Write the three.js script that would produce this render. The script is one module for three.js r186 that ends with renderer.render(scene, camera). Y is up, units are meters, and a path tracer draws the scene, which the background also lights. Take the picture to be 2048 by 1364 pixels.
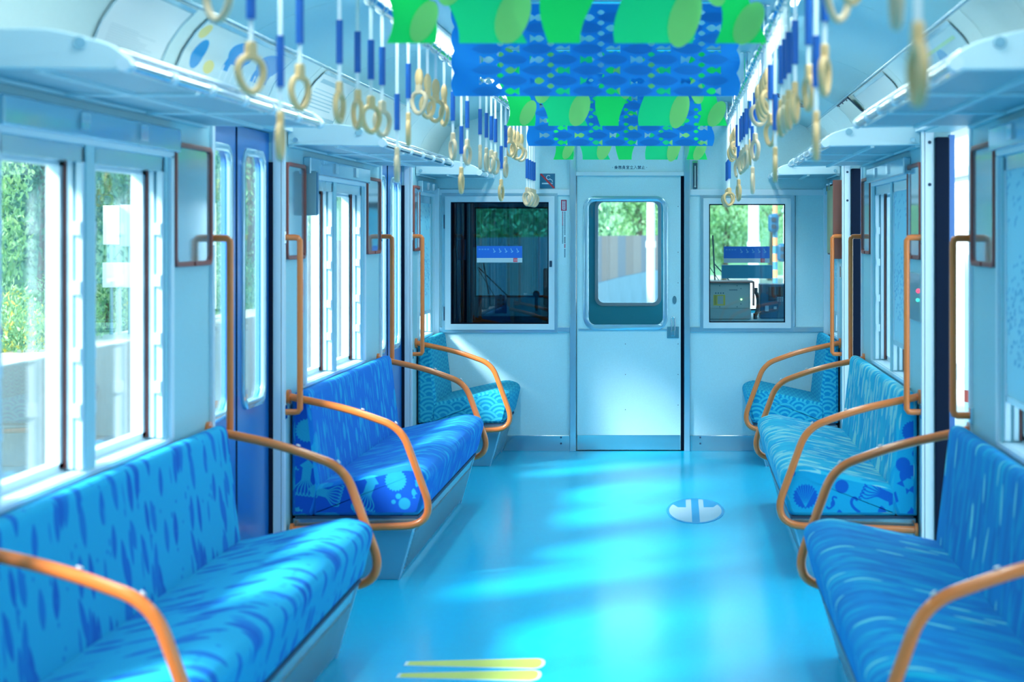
import * as THREE from 'three';
import { mergeGeometries, toCreasedNormals } from 'three/addons/utils/BufferGeometryUtils.js';
import { RoundedBoxGeometry } from 'three/addons/geometries/RoundedBoxGeometry.js';
import { RectAreaLightUniformsLib } from 'three/addons/lights/RectAreaLightUniformsLib.js';

// ---------------------------------------------------------------- camera, sky, sun, exposure
const scene = new THREE.Scene();
const camera = new THREE.PerspectiveCamera(22.05, 2048 / 1364, 0.1, 400);   // 3500 px focal length on 1364 rows
camera.position.set(0.298, 1.423, 0);
camera.setViewOffset(2048, 1364, -330, 215, 2048, 1364);                   // shifted lens: vanishing point right of and above the middle
camera.focus = 10.6;
camera.userData.fStop = 3.3;
camera.updateProjectionMatrix();
scene.add(camera);

const renderer = new THREE.WebGLRenderer({ antialias: true });
renderer.toneMapping = THREE.LinearToneMapping;
renderer.toneMappingExposure = 2.0;
renderer.shadowMap.enabled = true;
RectAreaLightUniformsLib.init();

{ // hazy summer sky: white towards the horizon, light blue overhead
  const W = 64, H = 128, data = new Float32Array(W * H * 4);
  for (let y = 0; y < H; y++) {
    const e = Math.max(0, Math.sin(((y + 0.5) / H - 0.5) * Math.PI)), k = Math.pow(e, 0.55);
    for (let x = 0; x < W; x++) data.set([1.10 - 0.62 * k, 1.38 - 0.36 * k, 1.36 - 0.06 * k, 1], (y * W + x) * 4);
  }
  const sky = new THREE.DataTexture(data, W, H, THREE.RGBAFormat, THREE.FloatType);
  sky.mapping = THREE.EquirectangularReflectionMapping; sky.magFilter = sky.minFilter = THREE.LinearFilter; sky.needsUpdate = true;
  scene.background = sky; scene.backgroundIntensity = 1.3;
}
const LAMP = 8.6;   // brightness of the ceiling lamps' area lights
const sun = new THREE.DirectionalLight(new THREE.Color(1.0, 0.98, 0.94), 6.6);
sun.position.set(-22, 22.2, 10.5); sun.target.position.set(0, 0.9, -8);
sun.castShadow = true; sun.shadow.radius = 22; sun.shadow.mapSize.set(4096, 4096);
Object.assign(sun.shadow.camera, { left: -24, right: 24, top: 14, bottom: -14, near: 1, far: 90 });
scene.add(sun, sun.target);

// ---------------------------------------------------------------- helpers
let seed = 12345;
const rnd = () => { seed = (seed * 1664525 + 1013904223) >>> 0; return seed / 4294967296; };
const rr = (a, b) => a + (b - a) * rnd();
const used = {};
function numbered(n) { const k = used[n] ?? 0; used[n] = k + 1; return k ? n + '_' + String(k).padStart(3, '0') : n; }
function flip(g) { // turn the faces round after mirroring
  if (g.index) { const a = g.index.array; for (let i = 0; i < a.length; i += 3) { const t = a[i]; a[i] = a[i + 2]; a[i + 2] = t; } }
  return g;
}
function planarUV(g) { // uv in metres by the main direction of each face
  if (!g.attributes.normal) g.computeVertexNormals();
  const p = g.attributes.position, n = g.attributes.normal, uv = new Float32Array(p.count * 2);
  for (let i = 0; i < p.count; i++) {
    const ax = Math.abs(n.getX(i)), ay = Math.abs(n.getY(i)), az = Math.abs(n.getZ(i));
    if (ax >= ay && ax >= az) { uv[i * 2] = p.getZ(i); uv[i * 2 + 1] = p.getY(i); }
    else if (ay >= az) { uv[i * 2] = p.getZ(i); uv[i * 2 + 1] = p.getX(i); }
    else { uv[i * 2] = p.getX(i); uv[i * 2 + 1] = p.getY(i); }
  }
  g.setAttribute('uv', new THREE.BufferAttribute(uv, 2));
  return g;
}
const plain = (g) => { const h = g.index ? g.toNonIndexed() : g; for (const k of Object.keys(h.attributes)) if (!['position', 'normal', 'uv'].includes(k)) h.deleteAttribute(k); return h; };
function join(gs) { gs = Array.isArray(gs) ? gs.filter(Boolean) : [gs]; return gs.length === 1 ? gs[0] : mergeGeometries(gs.map(plain)); }
function clusters(gs) { // geometries that stand apart from one another become parts of their own
  const b = gs.map((g) => { g.computeBoundingBox(); return g.boundingBox; }), size = b.map((q) => Math.max(q.max.x - q.min.x, q.max.y - q.min.y, q.max.z - q.min.z)), id = gs.map((_, i) => i);
  const find = (i) => (id[i] === i ? i : (id[i] = find(id[i])));
  for (let i = 0; i < gs.length; i++) for (let j = i + 1; j < gs.length; j++) {
    const gap = Math.hypot(...['x', 'y', 'z'].map((k) => Math.max(0, b[i].min[k] - b[j].max[k], b[j].min[k] - b[i].max[k])));
    if (gap <= Math.max(0.02, 0.5 * Math.max(size[i], size[j])) * 0.98) id[find(i)] = find(j);
  }
  const out = {}; gs.forEach((g, i) => (out[find(i)] ??= []).push(g));
  return Object.values(out);
}
function mesh(name, gs, mat, parent, keepUV) {
  if (parent && Array.isArray(gs) && gs.length > 1) { const c = clusters(gs.filter(Boolean)); if (c.length > 1) return c.map((q) => mesh(name, q.length > 1 ? join(q) : q[0], mat, parent, keepUV))[0]; }
  const g = join(gs); if (!keepUV) planarUV(g);
  const m = new THREE.Mesh(g, mat); m.castShadow = m.receiveShadow = true;
  m.name = parent ? name : numbered(name);
  (parent ?? scene).add(m);
  return m;
}
function struct(name, gs, mat, parent, keepUV) { const m = mesh(name, gs, mat, parent, keepUV); if (!parent) m.userData.kind = 'structure'; return m; }
function group(name, x = 0, y = 0, z = 0) { const o = new THREE.Group(); o.name = numbered(name); o.position.set(x, y, z); scene.add(o); return o; }
function structGroup(name) { const o = group(name); o.userData.kind = 'structure'; return o; }
function tag(o, label, category, grp) { o.userData.label = label; o.userData.category = category; if (grp) o.userData.group = grp; return o; }
const box = (x0, x1, y0, y1, z0, z1) => new THREE.BoxGeometry(Math.abs(x1 - x0), Math.abs(y1 - y0), Math.abs(z1 - z0)).translate((x0 + x1) / 2, (y0 + y1) / 2, (z0 + z1) / 2);
// side box: S = -1 left, 1 right; a = distance from the car's centre line, d = distance ahead of the camera
const sb = (S, a0, a1, y0, y1, d0, d1) => box(S * a0, S * a1, y0, y1, -d0, -d1);
const rbox = (x0, x1, y0, y1, z0, z1, r = 0.004, seg = 2) => new RoundedBoxGeometry(Math.abs(x1 - x0), Math.abs(y1 - y0), Math.abs(z1 - z0), seg, r).translate((x0 + x1) / 2, (y0 + y1) / 2, (z0 + z1) / 2);
const srb = (S, a0, a1, y0, y1, d0, d1, r) => rbox(S * a0, S * a1, y0, y1, -d0, -d1, r);
const V = (x, y, z) => new THREE.Vector3(x, y, z);
function tube(pts, r, fillets = [], radial = 10, per = 60) { // bent pipe through corner points, each corner rounded
  const path = new THREE.CurvePath(); let last = pts[0].clone();
  for (let i = 1; i < pts.length; i++) {
    const c = pts[i], f = i < pts.length - 1 ? fillets[i - 1] ?? 0 : 0;
    if (f > 0) {
      const a = c.clone().add(pts[i - 1].clone().sub(c).setLength(Math.min(f, pts[i - 1].distanceTo(c) * 0.49))), b = c.clone().add(pts[i + 1].clone().sub(c).setLength(Math.min(f, pts[i + 1].distanceTo(c) * 0.49)));
      path.add(new THREE.LineCurve3(last, a)); path.add(new THREE.QuadraticBezierCurve3(a, c.clone(), b)); last = b;
    } else { path.add(new THREE.LineCurve3(last, c.clone())); last = c.clone(); }
  }
  return new THREE.TubeGeometry(path, pts.length === 2 ? 1 : per, r, radial, false);
}
const ball = (p, r, w = 10) => new THREE.SphereGeometry(r, w, w - 2).translate(p.x, p.y, p.z);
const cyl = (r, h, axis, x, y, z, seg = 16, r2 = r) => { const g = new THREE.CylinderGeometry(r, r2, h, seg); if (axis === 'x') g.rotateZ(Math.PI / 2); if (axis === 'z') g.rotateX(Math.PI / 2); return g.translate(x, y, z); };
function rrShape(x0, x1, y0, y1, r, S = new THREE.Shape()) {
  S.moveTo(x0 + r, y0); S.lineTo(x1 - r, y0); S.absarc(x1 - r, y0 + r, r, -Math.PI / 2, 0); S.lineTo(x1, y1 - r); S.absarc(x1 - r, y1 - r, r, 0, Math.PI / 2);
  S.lineTo(x0 + r, y1); S.absarc(x0 + r, y1 - r, r, Math.PI / 2, Math.PI); S.lineTo(x0, y0 + r); S.absarc(x0 + r, y0 + r, r, Math.PI, Math.PI * 1.5);
  return S;
}
const rrHole = (x0, x1, y0, y1, r) => rrShape(x0, x1, y0, y1, r, new THREE.Path());
const extr = (shape, depth, bevel = 0, cs = 8) => new THREE.ExtrudeGeometry(shape, { depth, curveSegments: cs, bevelEnabled: bevel > 0, bevelSize: bevel, bevelThickness: bevel, bevelSegments: 2 });
// a plate whose outline is drawn in (d, y) and which stands at distance a from the centre line of side S, growing outwards
function sidePlate(S, shape, a, t, bevel) {
  const g = extr(shape, t, bevel); // shape x = d
  const p = g.attributes.position;
  for (let i = 0; i < p.count; i++) { const d = p.getX(i), y = p.getY(i), z = p.getZ(i); p.setXYZ(i, S * (a + z), y, -d); }
  if (S < 0) { // mapping (x,y,z) -> (-z, y, -x) turns the faces inside out
    for (let i = 0; i < p.count; i += 3) { for (const at of Object.values(g.attributes)) for (let c = 0; c < at.itemSize; c++) { const A = at.array, u = (i + 1) * at.itemSize + c, w = (i + 2) * at.itemSize + c, t2 = A[u]; A[u] = A[w]; A[w] = t2; } }
    }
  g.computeVertexNormals();
  return toCreasedNormals(g, 0.6);
}
// body with a closed outline [a, y] along d: rounded ends; returns { skin, ends: [near, far] } with uv in metres
function loft(S, outline, d0, d1, bevel = 0.02) {
  const n = outline.length, per = [0];
  for (let i = 0; i < n; i++) { const a = outline[i], b = outline[(i + 1) % n]; per.push(per[i] + Math.hypot(a[0] - b[0], a[1] - b[1])); }
  let area = 0; for (let i = 0; i < n; i++) { const a = outline[i], b = outline[(i + 1) % n]; area += a[0] * b[1] - b[0] * a[1]; }
  const sg = Math.sign(area);
  const inset = (k) => outline.map((p, i) => {
    const a = outline[(i + n - 1) % n], b = outline[(i + 1) % n], tx = b[0] - a[0], ty = b[1] - a[1], l = Math.hypot(tx, ty) || 1;
    return [p[0] - sg * (ty / l) * k, p[1] + sg * (tx / l) * k];
  });
  const rings = [];
  for (const [t, e] of [[0, 1], [0.3, 0.55], [0.65, 0.2], [1, 0]]) rings.push([d0 + bevel * t, inset(bevel * e * 0.75)]);
  const span = d1 - d0 - 2 * bevel, m = Math.max(1, Math.round(span / 0.25));
  for (let i = 1; i < m; i++) rings.push([d0 + bevel + span * i / m, outline]);
  for (const [t, e] of [[1, 0], [0.65, 0.2], [0.3, 0.55], [0, 1]]) rings.push([d1 - bevel * t, inset(bevel * e * 0.75)]);
  const pos = [], uv = [], idx = [];
  rings.forEach(([d, o]) => { for (let i = 0; i <= n; i++) { const p = o[i % n]; pos.push(S * p[0], p[1], -d); uv.push(d, per[i]); } });
  const w = n + 1, f = sg * S > 0;
  for (let r = 0; r < rings.length - 1; r++) for (let i = 0; i < n; i++) {
    const a = r * w + i, b = a + 1, c = a + w, e = c + 1;
    if (f) idx.push(a, c, b, b, c, e); else idx.push(a, b, c, b, e, c);
  }
  let g = new THREE.BufferGeometry();
  g.setAttribute('position', new THREE.Float32BufferAttribute(pos, 3)); g.setAttribute('uv', new THREE.Float32BufferAttribute(uv, 2)); g.setIndex(idx);
  g.computeVertexNormals();
  // close the normal seam
  const nn = g.attributes.normal; for (let r = 0; r < rings.length; r++) { const a = r * w, b = a + n; const v = V(nn.getX(a) + nn.getX(b), nn.getY(a) + nn.getY(b), nn.getZ(a) + nn.getZ(b)).normalize(); nn.setXYZ(a, v.x, v.y, v.z); nn.setXYZ(b, v.x, v.y, v.z); }
  // point normals outwards
  const c0 = V(0, 0, 0); outline.forEach((p) => c0.add(V(S * p[0] / n, p[1] / n, 0)));
  const ends = [0, 1].map((k) => {
    const o = rings[k ? rings.length - 1 : 0][1], d = k ? d1 : d0, s = new THREE.Shape(o.map((p) => new THREE.Vector2(S * p[0], p[1]))), e = new THREE.ShapeGeometry(s);
    if (k) { const a = e.index.array; for (let i = 0; i < a.length; i += 3) { const t = a[i]; a[i] = a[i + 2]; a[i + 2] = t; } const q = e.attributes.normal; for (let i = 0; i < q.count; i++) q.setXYZ(i, 0, 0, -1); }
    return e.translate(0, 0, -d);
  });
  return { skin: g, ends };
}
// a copy of each outline corner replaced by a small arc
function roundOutline(pts, rad, seg = 5) {
  const out = [], n = pts.length;
  pts.forEach((p, i) => {
    const a = pts[(i + n - 1) % n], b = pts[(i + 1) % n], r0 = rad[i] ?? 0.01, la = Math.hypot(a[0] - p[0], a[1] - p[1]), lb = Math.hypot(b[0] - p[0], b[1] - p[1]), r = Math.min(r0, la * 0.48, lb * 0.48);
    const A = [p[0] + (a[0] - p[0]) / la * r, p[1] + (a[1] - p[1]) / la * r], B = [p[0] + (b[0] - p[0]) / lb * r, p[1] + (b[1] - p[1]) / lb * r];
    for (let k = 0; k <= seg; k++) { const t = k / seg, u = 1 - t; out.push([u * u * A[0] + 2 * u * t * p[0] + t * t * B[0], u * u * A[1] + 2 * u * t * p[1] + t * t * B[1]]); }
  });
  return out;
}

// ---------------------------------------------------------------- textures and materials
function canvasTex(w, h, draw, { repeat, srgb = true } = {}) {
  const c = document.createElement('canvas'); c.width = w; c.height = h; draw(c.getContext('2d'), w, h);
  const t = new THREE.CanvasTexture(c); if (srgb) t.colorSpace = THREE.SRGBColorSpace;
  t.magFilter = THREE.LinearFilter;
  if (repeat) { t.wrapS = t.wrapT = THREE.RepeatWrapping; t.repeat.set(repeat[0], repeat[1]); }
  return t;
}
function noiseTex(size, lo, hi, octaves, metres, seed0 = 7) { // grey tileable value noise
  let s = seed0; const r = () => { s = (s * 1664525 + 1013904223) >>> 0; return s / 4294967296; };
  const acc = new Float32Array(size * size); let tot = 0;
  for (const [cells, wgt] of octaves) {
    const g = Float32Array.from({ length: cells * cells }, r); tot += wgt;
    for (let y = 0; y < size; y++) for (let x = 0; x < size; x++) {
      const fx = x / size * cells, fy = y / size * cells, x0 = Math.floor(fx), y0 = Math.floor(fy), tx = fx - x0, ty = fy - y0, sx = tx * tx * (3 - 2 * tx), sy = ty * ty * (3 - 2 * ty), at = (i, j) => g[(j % cells) * cells + i % cells];
      acc[y * size + x] += wgt * ((at(x0, y0) * (1 - sx) + at(x0 + 1, y0) * sx) * (1 - sy) + (at(x0, y0 + 1) * (1 - sx) + at(x0 + 1, y0 + 1) * sx) * sy);
    }
  }
  const d = new Uint8Array(size * size * 4);
  for (let i = 0; i < size * size; i++) { const v = Math.round(255 * (lo + (hi - lo) * acc[i] / tot)); d.set([v, v, v, 255], i * 4); }
  const t = new THREE.DataTexture(d, size, size); t.wrapS = t.wrapT = THREE.RepeatWrapping; t.magFilter = THREE.LinearFilter; t.minFilter = THREE.LinearFilter; t.repeat.set(1 / metres, 1 / metres); t.needsUpdate = true;
  return t;
}
const C = (r, g, b) => new THREE.Color().setRGB(r, g, b);
const M = (color, roughness = 0.6, extra = {}) => { const { metalness = 0, ...e } = extra; return new THREE.MeshPhysicalMaterial({ color, roughness, metalness, ...e }); };
const grain = noiseTex(256, 0.9, 1, [[64, 1], [128, 1]], 0.25), grainBump = noiseTex(256, 0, 1, [[96, 1], [192, 1]], 0.2, 11);
const floorTone = noiseTex(512, 0.9, 1, [[3, 3], [7, 1], [160, 1.2]], 4, 5), floorRough = noiseTex(512, 0.18, 0.28, [[4, 3], [9, 1]], 5, 9);
const brushed = noiseTex(256, 0.25, 0.5, [[8, 1], [64, 1]], 0.4, 3);
const m = {
  wall: M(C(0.37, 0.68, 0.76), 0.42, { map: grain }),
  wallCream: M(C(0.70, 0.85, 0.84), 0.4, { map: grain }),
  panel: M(C(0.58, 0.86, 0.93), 0.36, { map: grain, bumpMap: grainBump, bumpScale: 0.0004 }),
  ceiling: M(C(0.38, 0.70, 0.80), 0.55, { map: grain }),
  floor: M(C(0.0, 0.57, 0.92), 1, { map: floorTone, roughnessMap: floorRough, specularIntensity: 1 }),
  alu: M(C(0.42, 0.66, 0.78), 0.34, { metalness: 0.55, roughnessMap: brushed }),
  aluWhite: M(C(0.70, 0.84, 0.92), 0.35, { metalness: 0.15 }),
  steel: M(C(0.50, 0.64, 0.70), 0.3, { metalness: 0.9, roughnessMap: brushed }),
  baseSteel: M(C(0.30, 0.50, 0.58), 0.34, { metalness: 0.75, roughnessMap: brushed }),
  chrome: M(C(0.75, 0.82, 0.86), 0.12, { metalness: 1 }),
  rubber: M(C(0.003, 0.010, 0.03), 0.9, { specularIntensity: 0.4 }),
  darkLine: M(C(0.02, 0.06, 0.12), 0.7),
  doorBlue: M(C(0.0, 0.13, 0.45), 0.35, { clearcoat: 0.4, clearcoatRoughness: 0.2 }),
  rail: M(C(0.80, 0.19, 0.03), 0.28, { clearcoat: 0.6, clearcoatRoughness: 0.15 }),
  frameRed: M(C(0.34, 0.085, 0.07), 0.5),
  glass: M(C(0.93, 0.98, 1), 0.0, { transmission: 1, thickness: 0, ior: 1.5 }),
  tinted: M(C(0.13, 0.38, 0.48), 0.0, { transmission: 1, thickness: 0, ior: 1.5 }),
  mirror: M(C(0.50, 0.66, 0.74), 0.1, { metalness: 0.75 }),
  rackPanel: M(C(0.60, 0.78, 0.84), 0.5),
  belt: M(C(0.78, 0.86, 0.90), 0.7),
  sleeve: M(C(0.004, 0.11, 0.45), 0.45),
  ring: M(C(0.80, 0.52, 0.24), 0.35),
  ringOld: M(C(0.74, 0.56, 0.36), 0.4),
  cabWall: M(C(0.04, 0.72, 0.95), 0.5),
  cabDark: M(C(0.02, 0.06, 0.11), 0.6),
  white: M(C(0.85, 0.88, 0.9), 0.6),
  black: M(C(0.015, 0.02, 0.03), 0.5),
};

// seat cloth: long strokes along the profile; u = metres along the bench, v = metres along the outline
function cloth(base, layers, red = 0.4, bumpy = true) {
  const t = canvasTex(1024, 1024, (g, w, h) => {
    g.fillStyle = base; g.fillRect(0, 0, w, h);
    for (const L of layers) for (let i = 0; i < L.n; i++) {
      const x = rnd() * w, y = rnd() * h, rx = rr(L.w[0], L.w[1]) / 2 * w, ry = rr(L.l[0], L.l[1]) / 2 * h, a = rr(-1, 1) * (L.tilt ?? 0.12);
      g.fillStyle = L.c[Math.floor(rnd() * L.c.length)]; g.globalAlpha = L.alpha ?? 1;
      for (const ox of [-w, 0, w]) for (const oy of [-h, 0, h]) {
        if (x + ox < -ry * 1.2 || x + ox > w + ry * 1.2 || y + oy < -ry * 1.2 || y + oy > h + ry * 1.2) continue;
        g.save(); g.translate(x + ox, y + oy); g.rotate(a); g.beginPath();
        if (L.leaf) { g.moveTo(0, -ry); g.bezierCurveTo(rx * 1.5, -ry * 0.4, rx * 1.2, ry * 0.6, 0, ry); g.bezierCurveTo(-rx * 0.9, ry * 0.5, -rx * 1.3, -ry * 0.5, 0, -ry); }
        else g.ellipse(0, 0, rx, ry, 0, 0, 7);
        g.fill(); g.restore();
      }
      g.globalAlpha = 1;
    }
  }, { repeat: [1, 1] });
  return M(C(red, 0.98, 0.84), 0.92, { map: t, bumpMap: bumpy ? grainBump : null, bumpScale: 0.0012, specularIntensity: 0.5 });
}
function waves(base, line) { // overlapping-circles wave pattern
  const t = canvasTex(1024, 1024, (g, w, h) => {
    g.fillStyle = base; g.fillRect(0, 0, w, h);
    const R = w / 16; g.lineWidth = R * 0.15;
    for (let j = -2; j < 34; j++) for (let i = -1; i < 9; i++) {
      const x = (i + (j & 1 ? 0.5 : 0)) * R * 2, y = j * R / 2 ;
      g.fillStyle = base; g.beginPath(); g.arc(x, y, R, 0, 7); g.fill();
      g.strokeStyle = line; for (const k of [0.9, 0.62, 0.34]) { g.beginPath(); g.arc(x, y, R * k, 0, 7); g.stroke(); }
    }
  }, { repeat: [0.72, 0.72] });
  return M(C(0.5, 1, 0.85), 0.92, { map: t, bumpMap: grainBump, bumpScale: 0.0012, specularIntensity: 0.5 });
}
// printed sea creatures on the bench ends: canvas covers 0.72 m x 0.72 m from the wall and the floor
function squid(g, x, y, s, a) {
  g.save(); g.translate(x, y); g.rotate(a); g.scale(s, s);
  g.beginPath(); g.moveTo(0, -70); g.quadraticCurveTo(26, -50, 22, 0); g.lineTo(22, 26); g.lineTo(-22, 26); g.lineTo(-22, 0); g.quadraticCurveTo(-26, -50, 0, -70); g.fill();
  g.beginPath(); g.moveTo(0, -72); g.lineTo(38, -40); g.lineTo(18, -28); g.lineTo(-18, -28); g.lineTo(-38, -40); g.fill();
  g.lineWidth = 6; g.lineCap = 'round';
  for (let i = 0; i < 7; i++) { const k = i - 3; g.beginPath(); g.moveTo(k * 6, 24); g.bezierCurveTo(k * 9, 55, k * 20, 60, k * 17, 92); g.bezierCurveTo(k * 17, 110, k * 17 + 18, 108, k * 17 + 12, 94); g.stroke(); }
  g.restore();
}
function fishy(g, x, y, s, a) {
  g.save(); g.translate(x, y); g.rotate(a); g.scale(s, s); g.beginPath(); g.moveTo(-50, 0); g.bezierCurveTo(-30, -34, 20, -34, 44, -4); g.lineTo(70, -24); g.lineTo(66, 24); g.lineTo(44, 4); g.bezierCurveTo(20, 34, -30, 34, -50, 0); g.fill();
  g.beginPath(); g.moveTo(-10, -24); g.lineTo(18, -44); g.lineTo(22, -16); g.fill(); g.restore();
}
function urchin(g, x, y, r) { g.beginPath(); for (let i = 0; i <= 44; i++) { const q = i & 1 ? r : r * 0.86, a = i / 44 * Math.PI * 2; g[i ? 'lineTo' : 'moveTo'](x + Math.cos(a) * q, y + Math.sin(a) * q); } g.fill(); }
function seahorse(g, x, y, s) { g.save(); g.translate(x, y); g.scale(s, s); g.lineWidth = 13; g.lineCap = 'round'; g.beginPath(); g.moveTo(28, -40); g.quadraticCurveTo(4, -58, 2, -30); g.quadraticCurveTo(20, 0, -4, 24); g.quadraticCurveTo(-26, 44, -36, 24); g.stroke(); g.beginPath(); g.ellipse(4, 0, 15, 24, 0.2, 0, 7); g.fill(); g.restore(); }
function shrimp(g, x, y, s, a) { g.save(); g.translate(x, y); g.rotate(a); g.scale(s, s); g.lineWidth = 17; g.lineCap = 'round'; g.beginPath(); g.moveTo(20, 50); g.quadraticCurveTo(-34, 0, -4, -34); g.quadraticCurveTo(14, -46, 20, -24); g.stroke(); g.restore(); }
function creatures(base, ink, S) {
  const t = canvasTex(1024, 1024, (g, w) => {
    g.fillStyle = base; g.fillRect(0, 0, w, w); g.fillStyle = g.strokeStyle = ink;
    const X = (a) => (S < 0 ? (a + 1.32) / 0.64 : (a - 0.68) / 0.64) * w, Y = (y) => (0.84 - y) / 0.64 * w;   // x, y in metres
    const s = S;
    if (S < 0) {
      urchin(g, X(-1.22), Y(0.615), 80); squid(g, X(-1.222), Y(0.435), 1.35, 0.12); squid(g, X(-1.16), Y(0.362), 1.25, -1.3);
      squid(g, X(-0.965), Y(0.375), 1.3, 0.35); urchin(g, X(-0.856), Y(0.41), 74); fishy(g, X(-0.765), Y(0.40), 0.6, -1.2); fishy(g, X(-0.782), Y(0.36), 0.55, 1.5);
      urchin(g, X(-0.845), Y(0.345), 20); urchin(g, X(-0.82), Y(0.315), 42); urchin(g, X(-0.865), Y(0.322), 16); fishy(g, X(-1.03), Y(0.3), 0.6, 1.3); fishy(g, X(-1.26), Y(0.29), 0.5, 0.2); fishy(g, X(-1.22), Y(0.74), 0.6, 0.8); fishy(g, X(-1.27), Y(0.46), 0.4, 0.4);
    } else {
      urchin(g, X(0.825), Y(0.345), 84); urchin(g, X(0.974), Y(0.385), 48); squid(g, X(1.15), Y(0.35), 1.4, 2.0); seahorse(g, X(0.935), Y(0.315), 0.95); shrimp(g, X(1.025), Y(0.312), 1.1, -0.2);
      fishy(g, X(1.14), Y(0.272), 1.1, 1.45); fishy(g, X(0.965), Y(0.268), 0.75, 1.5); urchin(g, X(1.265), Y(0.61), 74); fishy(g, X(1.232), Y(0.44), 1.25, 1.9); urchin(g, X(1.225), Y(0.475), 52); urchin(g, X(1.26), Y(0.45), 40);
      fishy(g, X(1.275), Y(0.375), 0.9, 2.9); fishy(g, X(1.262), Y(0.278), 0.8, -0.5); urchin(g, X(1.28), Y(0.52), 30); urchin(g, X(1.215), Y(0.74), 46); urchin(g, X(0.77), Y(0.44), 24);
      g.strokeStyle = base; g.lineWidth = 3; for (let k = 0; k < 9; k++) { g.beginPath(); g.moveTo(X(0.825), Y(0.30)); g.lineTo(X(0.825) + (k - 4) * 24, Y(0.42)); g.stroke(); }
    }
  });
  t.wrapS = t.wrapT = THREE.ClampToEdgeWrapping;
  const k = 1 / 0.64; t.repeat.set(k, k); t.offset.set(S < 0 ? 1.32 * k : -0.68 * k, -0.20 * k);
  return M(C(0.5, 0.98, 0.85), 0.9, { map: t, bumpMap: grainBump, bumpScale: 0.001, specularIntensity: 0.5 });
}
const fabric = {
  leftNear: cloth('#2aa6e4', [{ n: 84, w: [0.032, 0.05], l: [0.09, 0.14], c: ['#0f6fd2', '#1279d6', '#0d66cc'], leaf: 1, tilt: 0.3 }, { n: 40, w: [0.014, 0.022], l: [0.05, 0.09], c: ['#1279d6', '#1a86da'], leaf: 1 }, { n: 90, w: [0.010, 0.018], l: [0.012, 0.026], c: ['#1279d6'], alpha: 0.8 }], 0.5),
  leftMid: cloth('#1a76e0', [{ n: 120, w: [0.016, 0.028], l: [0.07, 0.16], c: ['#259ae6', '#33aaea', '#1f92e2'], leaf: 1, tilt: 0.2 }, { n: 120, w: [0.009, 0.016], l: [0.03, 0.08], c: ['#46b6ee', '#2a9fe6'], alpha: 0.85 }, { n: 16, w: [0.04, 0.06], l: [0.06, 0.09], c: ['#2ea6e8'], leaf: 1 }], 0.5),
  leftMidEnd: creatures('#0a55cc', '#2f9fd6', -1),
  rightNear: cloth('#0a8ada', [{ n: 110, w: [0.03, 0.06], l: [0.10, 0.22], c: ['#0b7ad0', '#16a0e0', '#0a74ca'], alpha: 0.6 }, { n: 80, w: [0.018, 0.03], l: [0.08, 0.17], c: ['#27b0e4', '#1aa6e0'], leaf: 1, alpha: 0.8 }, { n: 20, w: [0.016, 0.026], l: [0.07, 0.12], c: ['#a8d4ec'], tilt: 0.3 }]),
  rightMid: cloth('#37b4e6', [{ n: 120, w: [0.035, 0.065], l: [0.06, 0.16], c: ['#b4cfe8', '#bcd6ea'], tilt: 0.25, alpha: 0.95 }, { n: 190, w: [0.016, 0.034], l: [0.07, 0.16], c: ['#1b9fe0', '#22a6e4', '#169adc'], leaf: 1, tilt: 0.25 }], 0.55),
  rightMidEnd: creatures('#1fa6e2', '#0d62cf', 1),
  wavesLeft: waves('#1a8cc8', '#48b0d8'), wavesRight: waves('#1490d6', '#4fbce6'),
};

// ---------------------------------------------------------------- car body
const P = 3.4, DOORS = [[2.6, 3.65], [6.0, 7.05], [9.4, 10.45]], END = 11.45, BACK = -1.2;
const BAYS = [[BACK, 2.6], [3.65, 6.0], [7.05, 9.4], [10.45, END]];
const WINS = [[0.72, 1.32], [1.39, 2.05], [4.12, 4.72], [4.79, 5.45], [7.52, 8.12], [8.19, 8.85], [10.8, 11.36]];
const side = (S, list) => (S < 0 ? list : list.map(([u, v]) => [u === 6.0 ? 5.93 : u, v === 6.0 ? 5.93 : v === 5.45 ? 5.36 : v]));   // the platform-side pillar is wider
const WA = 1.295, WB = 1.40, SILL = 0.778, WTOP = 1.665, DTOP = 1.83;

struct('floor', [box(-1.4, 1.4, -0.06, 0, -BACK, -END)], m.floor);
for (const S of [-1, 1]) {
  const g = [];
  for (const [a, b] of side(S, BAYS)) {
    g.push(sb(S, WA, WB, 0, SILL, a, b), sb(S, WA, WB, WTOP, DTOP, a, b));
    let from = a;
    for (const [u, v] of side(S, WINS)) if (u > a && v <= b) { g.push(sb(S, WA, WB, SILL, WTOP, from, u)); from = v; }
    g.push(sb(S, WA, WB, SILL, WTOP, from, b));
  }
  g.push(sb(S, WA, WB, DTOP, 1.9, BACK, END));
  struct(S < 0 ? 'wall_left' : 'wall_right', g, m.wall);
}
{ // cove and ceiling with thickness, one bent sheet
  const half = [[1.30, 1.86], [1.285, 1.93], [1.255, 2.0], [1.215, 2.06], [1.16, 2.115], [1.07, 2.165], [0.95, 2.21], [0.8, 2.25], [0.6, 2.28], [0.35, 2.295], [0, 2.3]];
  const pts = [...half.map((p) => [-p[0], p[1]]), ...half.slice(0, -1).reverse().map((p) => [p[0], p[1]])];
  const sh = new THREE.Shape(); pts.forEach((p, i) => sh[i ? 'lineTo' : 'moveTo'](p[0], p[1]));
  sh.lineTo(1.42, 1.86); sh.lineTo(1.42, 2.42); sh.lineTo(-1.42, 2.42); sh.lineTo(-1.42, 1.86); sh.closePath();
  const g = toCreasedNormals(extr(sh, END - BACK + 1.6).translate(0, 0, -END - 1.6), 0.5);
  struct('ceiling', g, m.ceiling);
  // cream posters' zone: separate pressed panels over the racks
}
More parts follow.
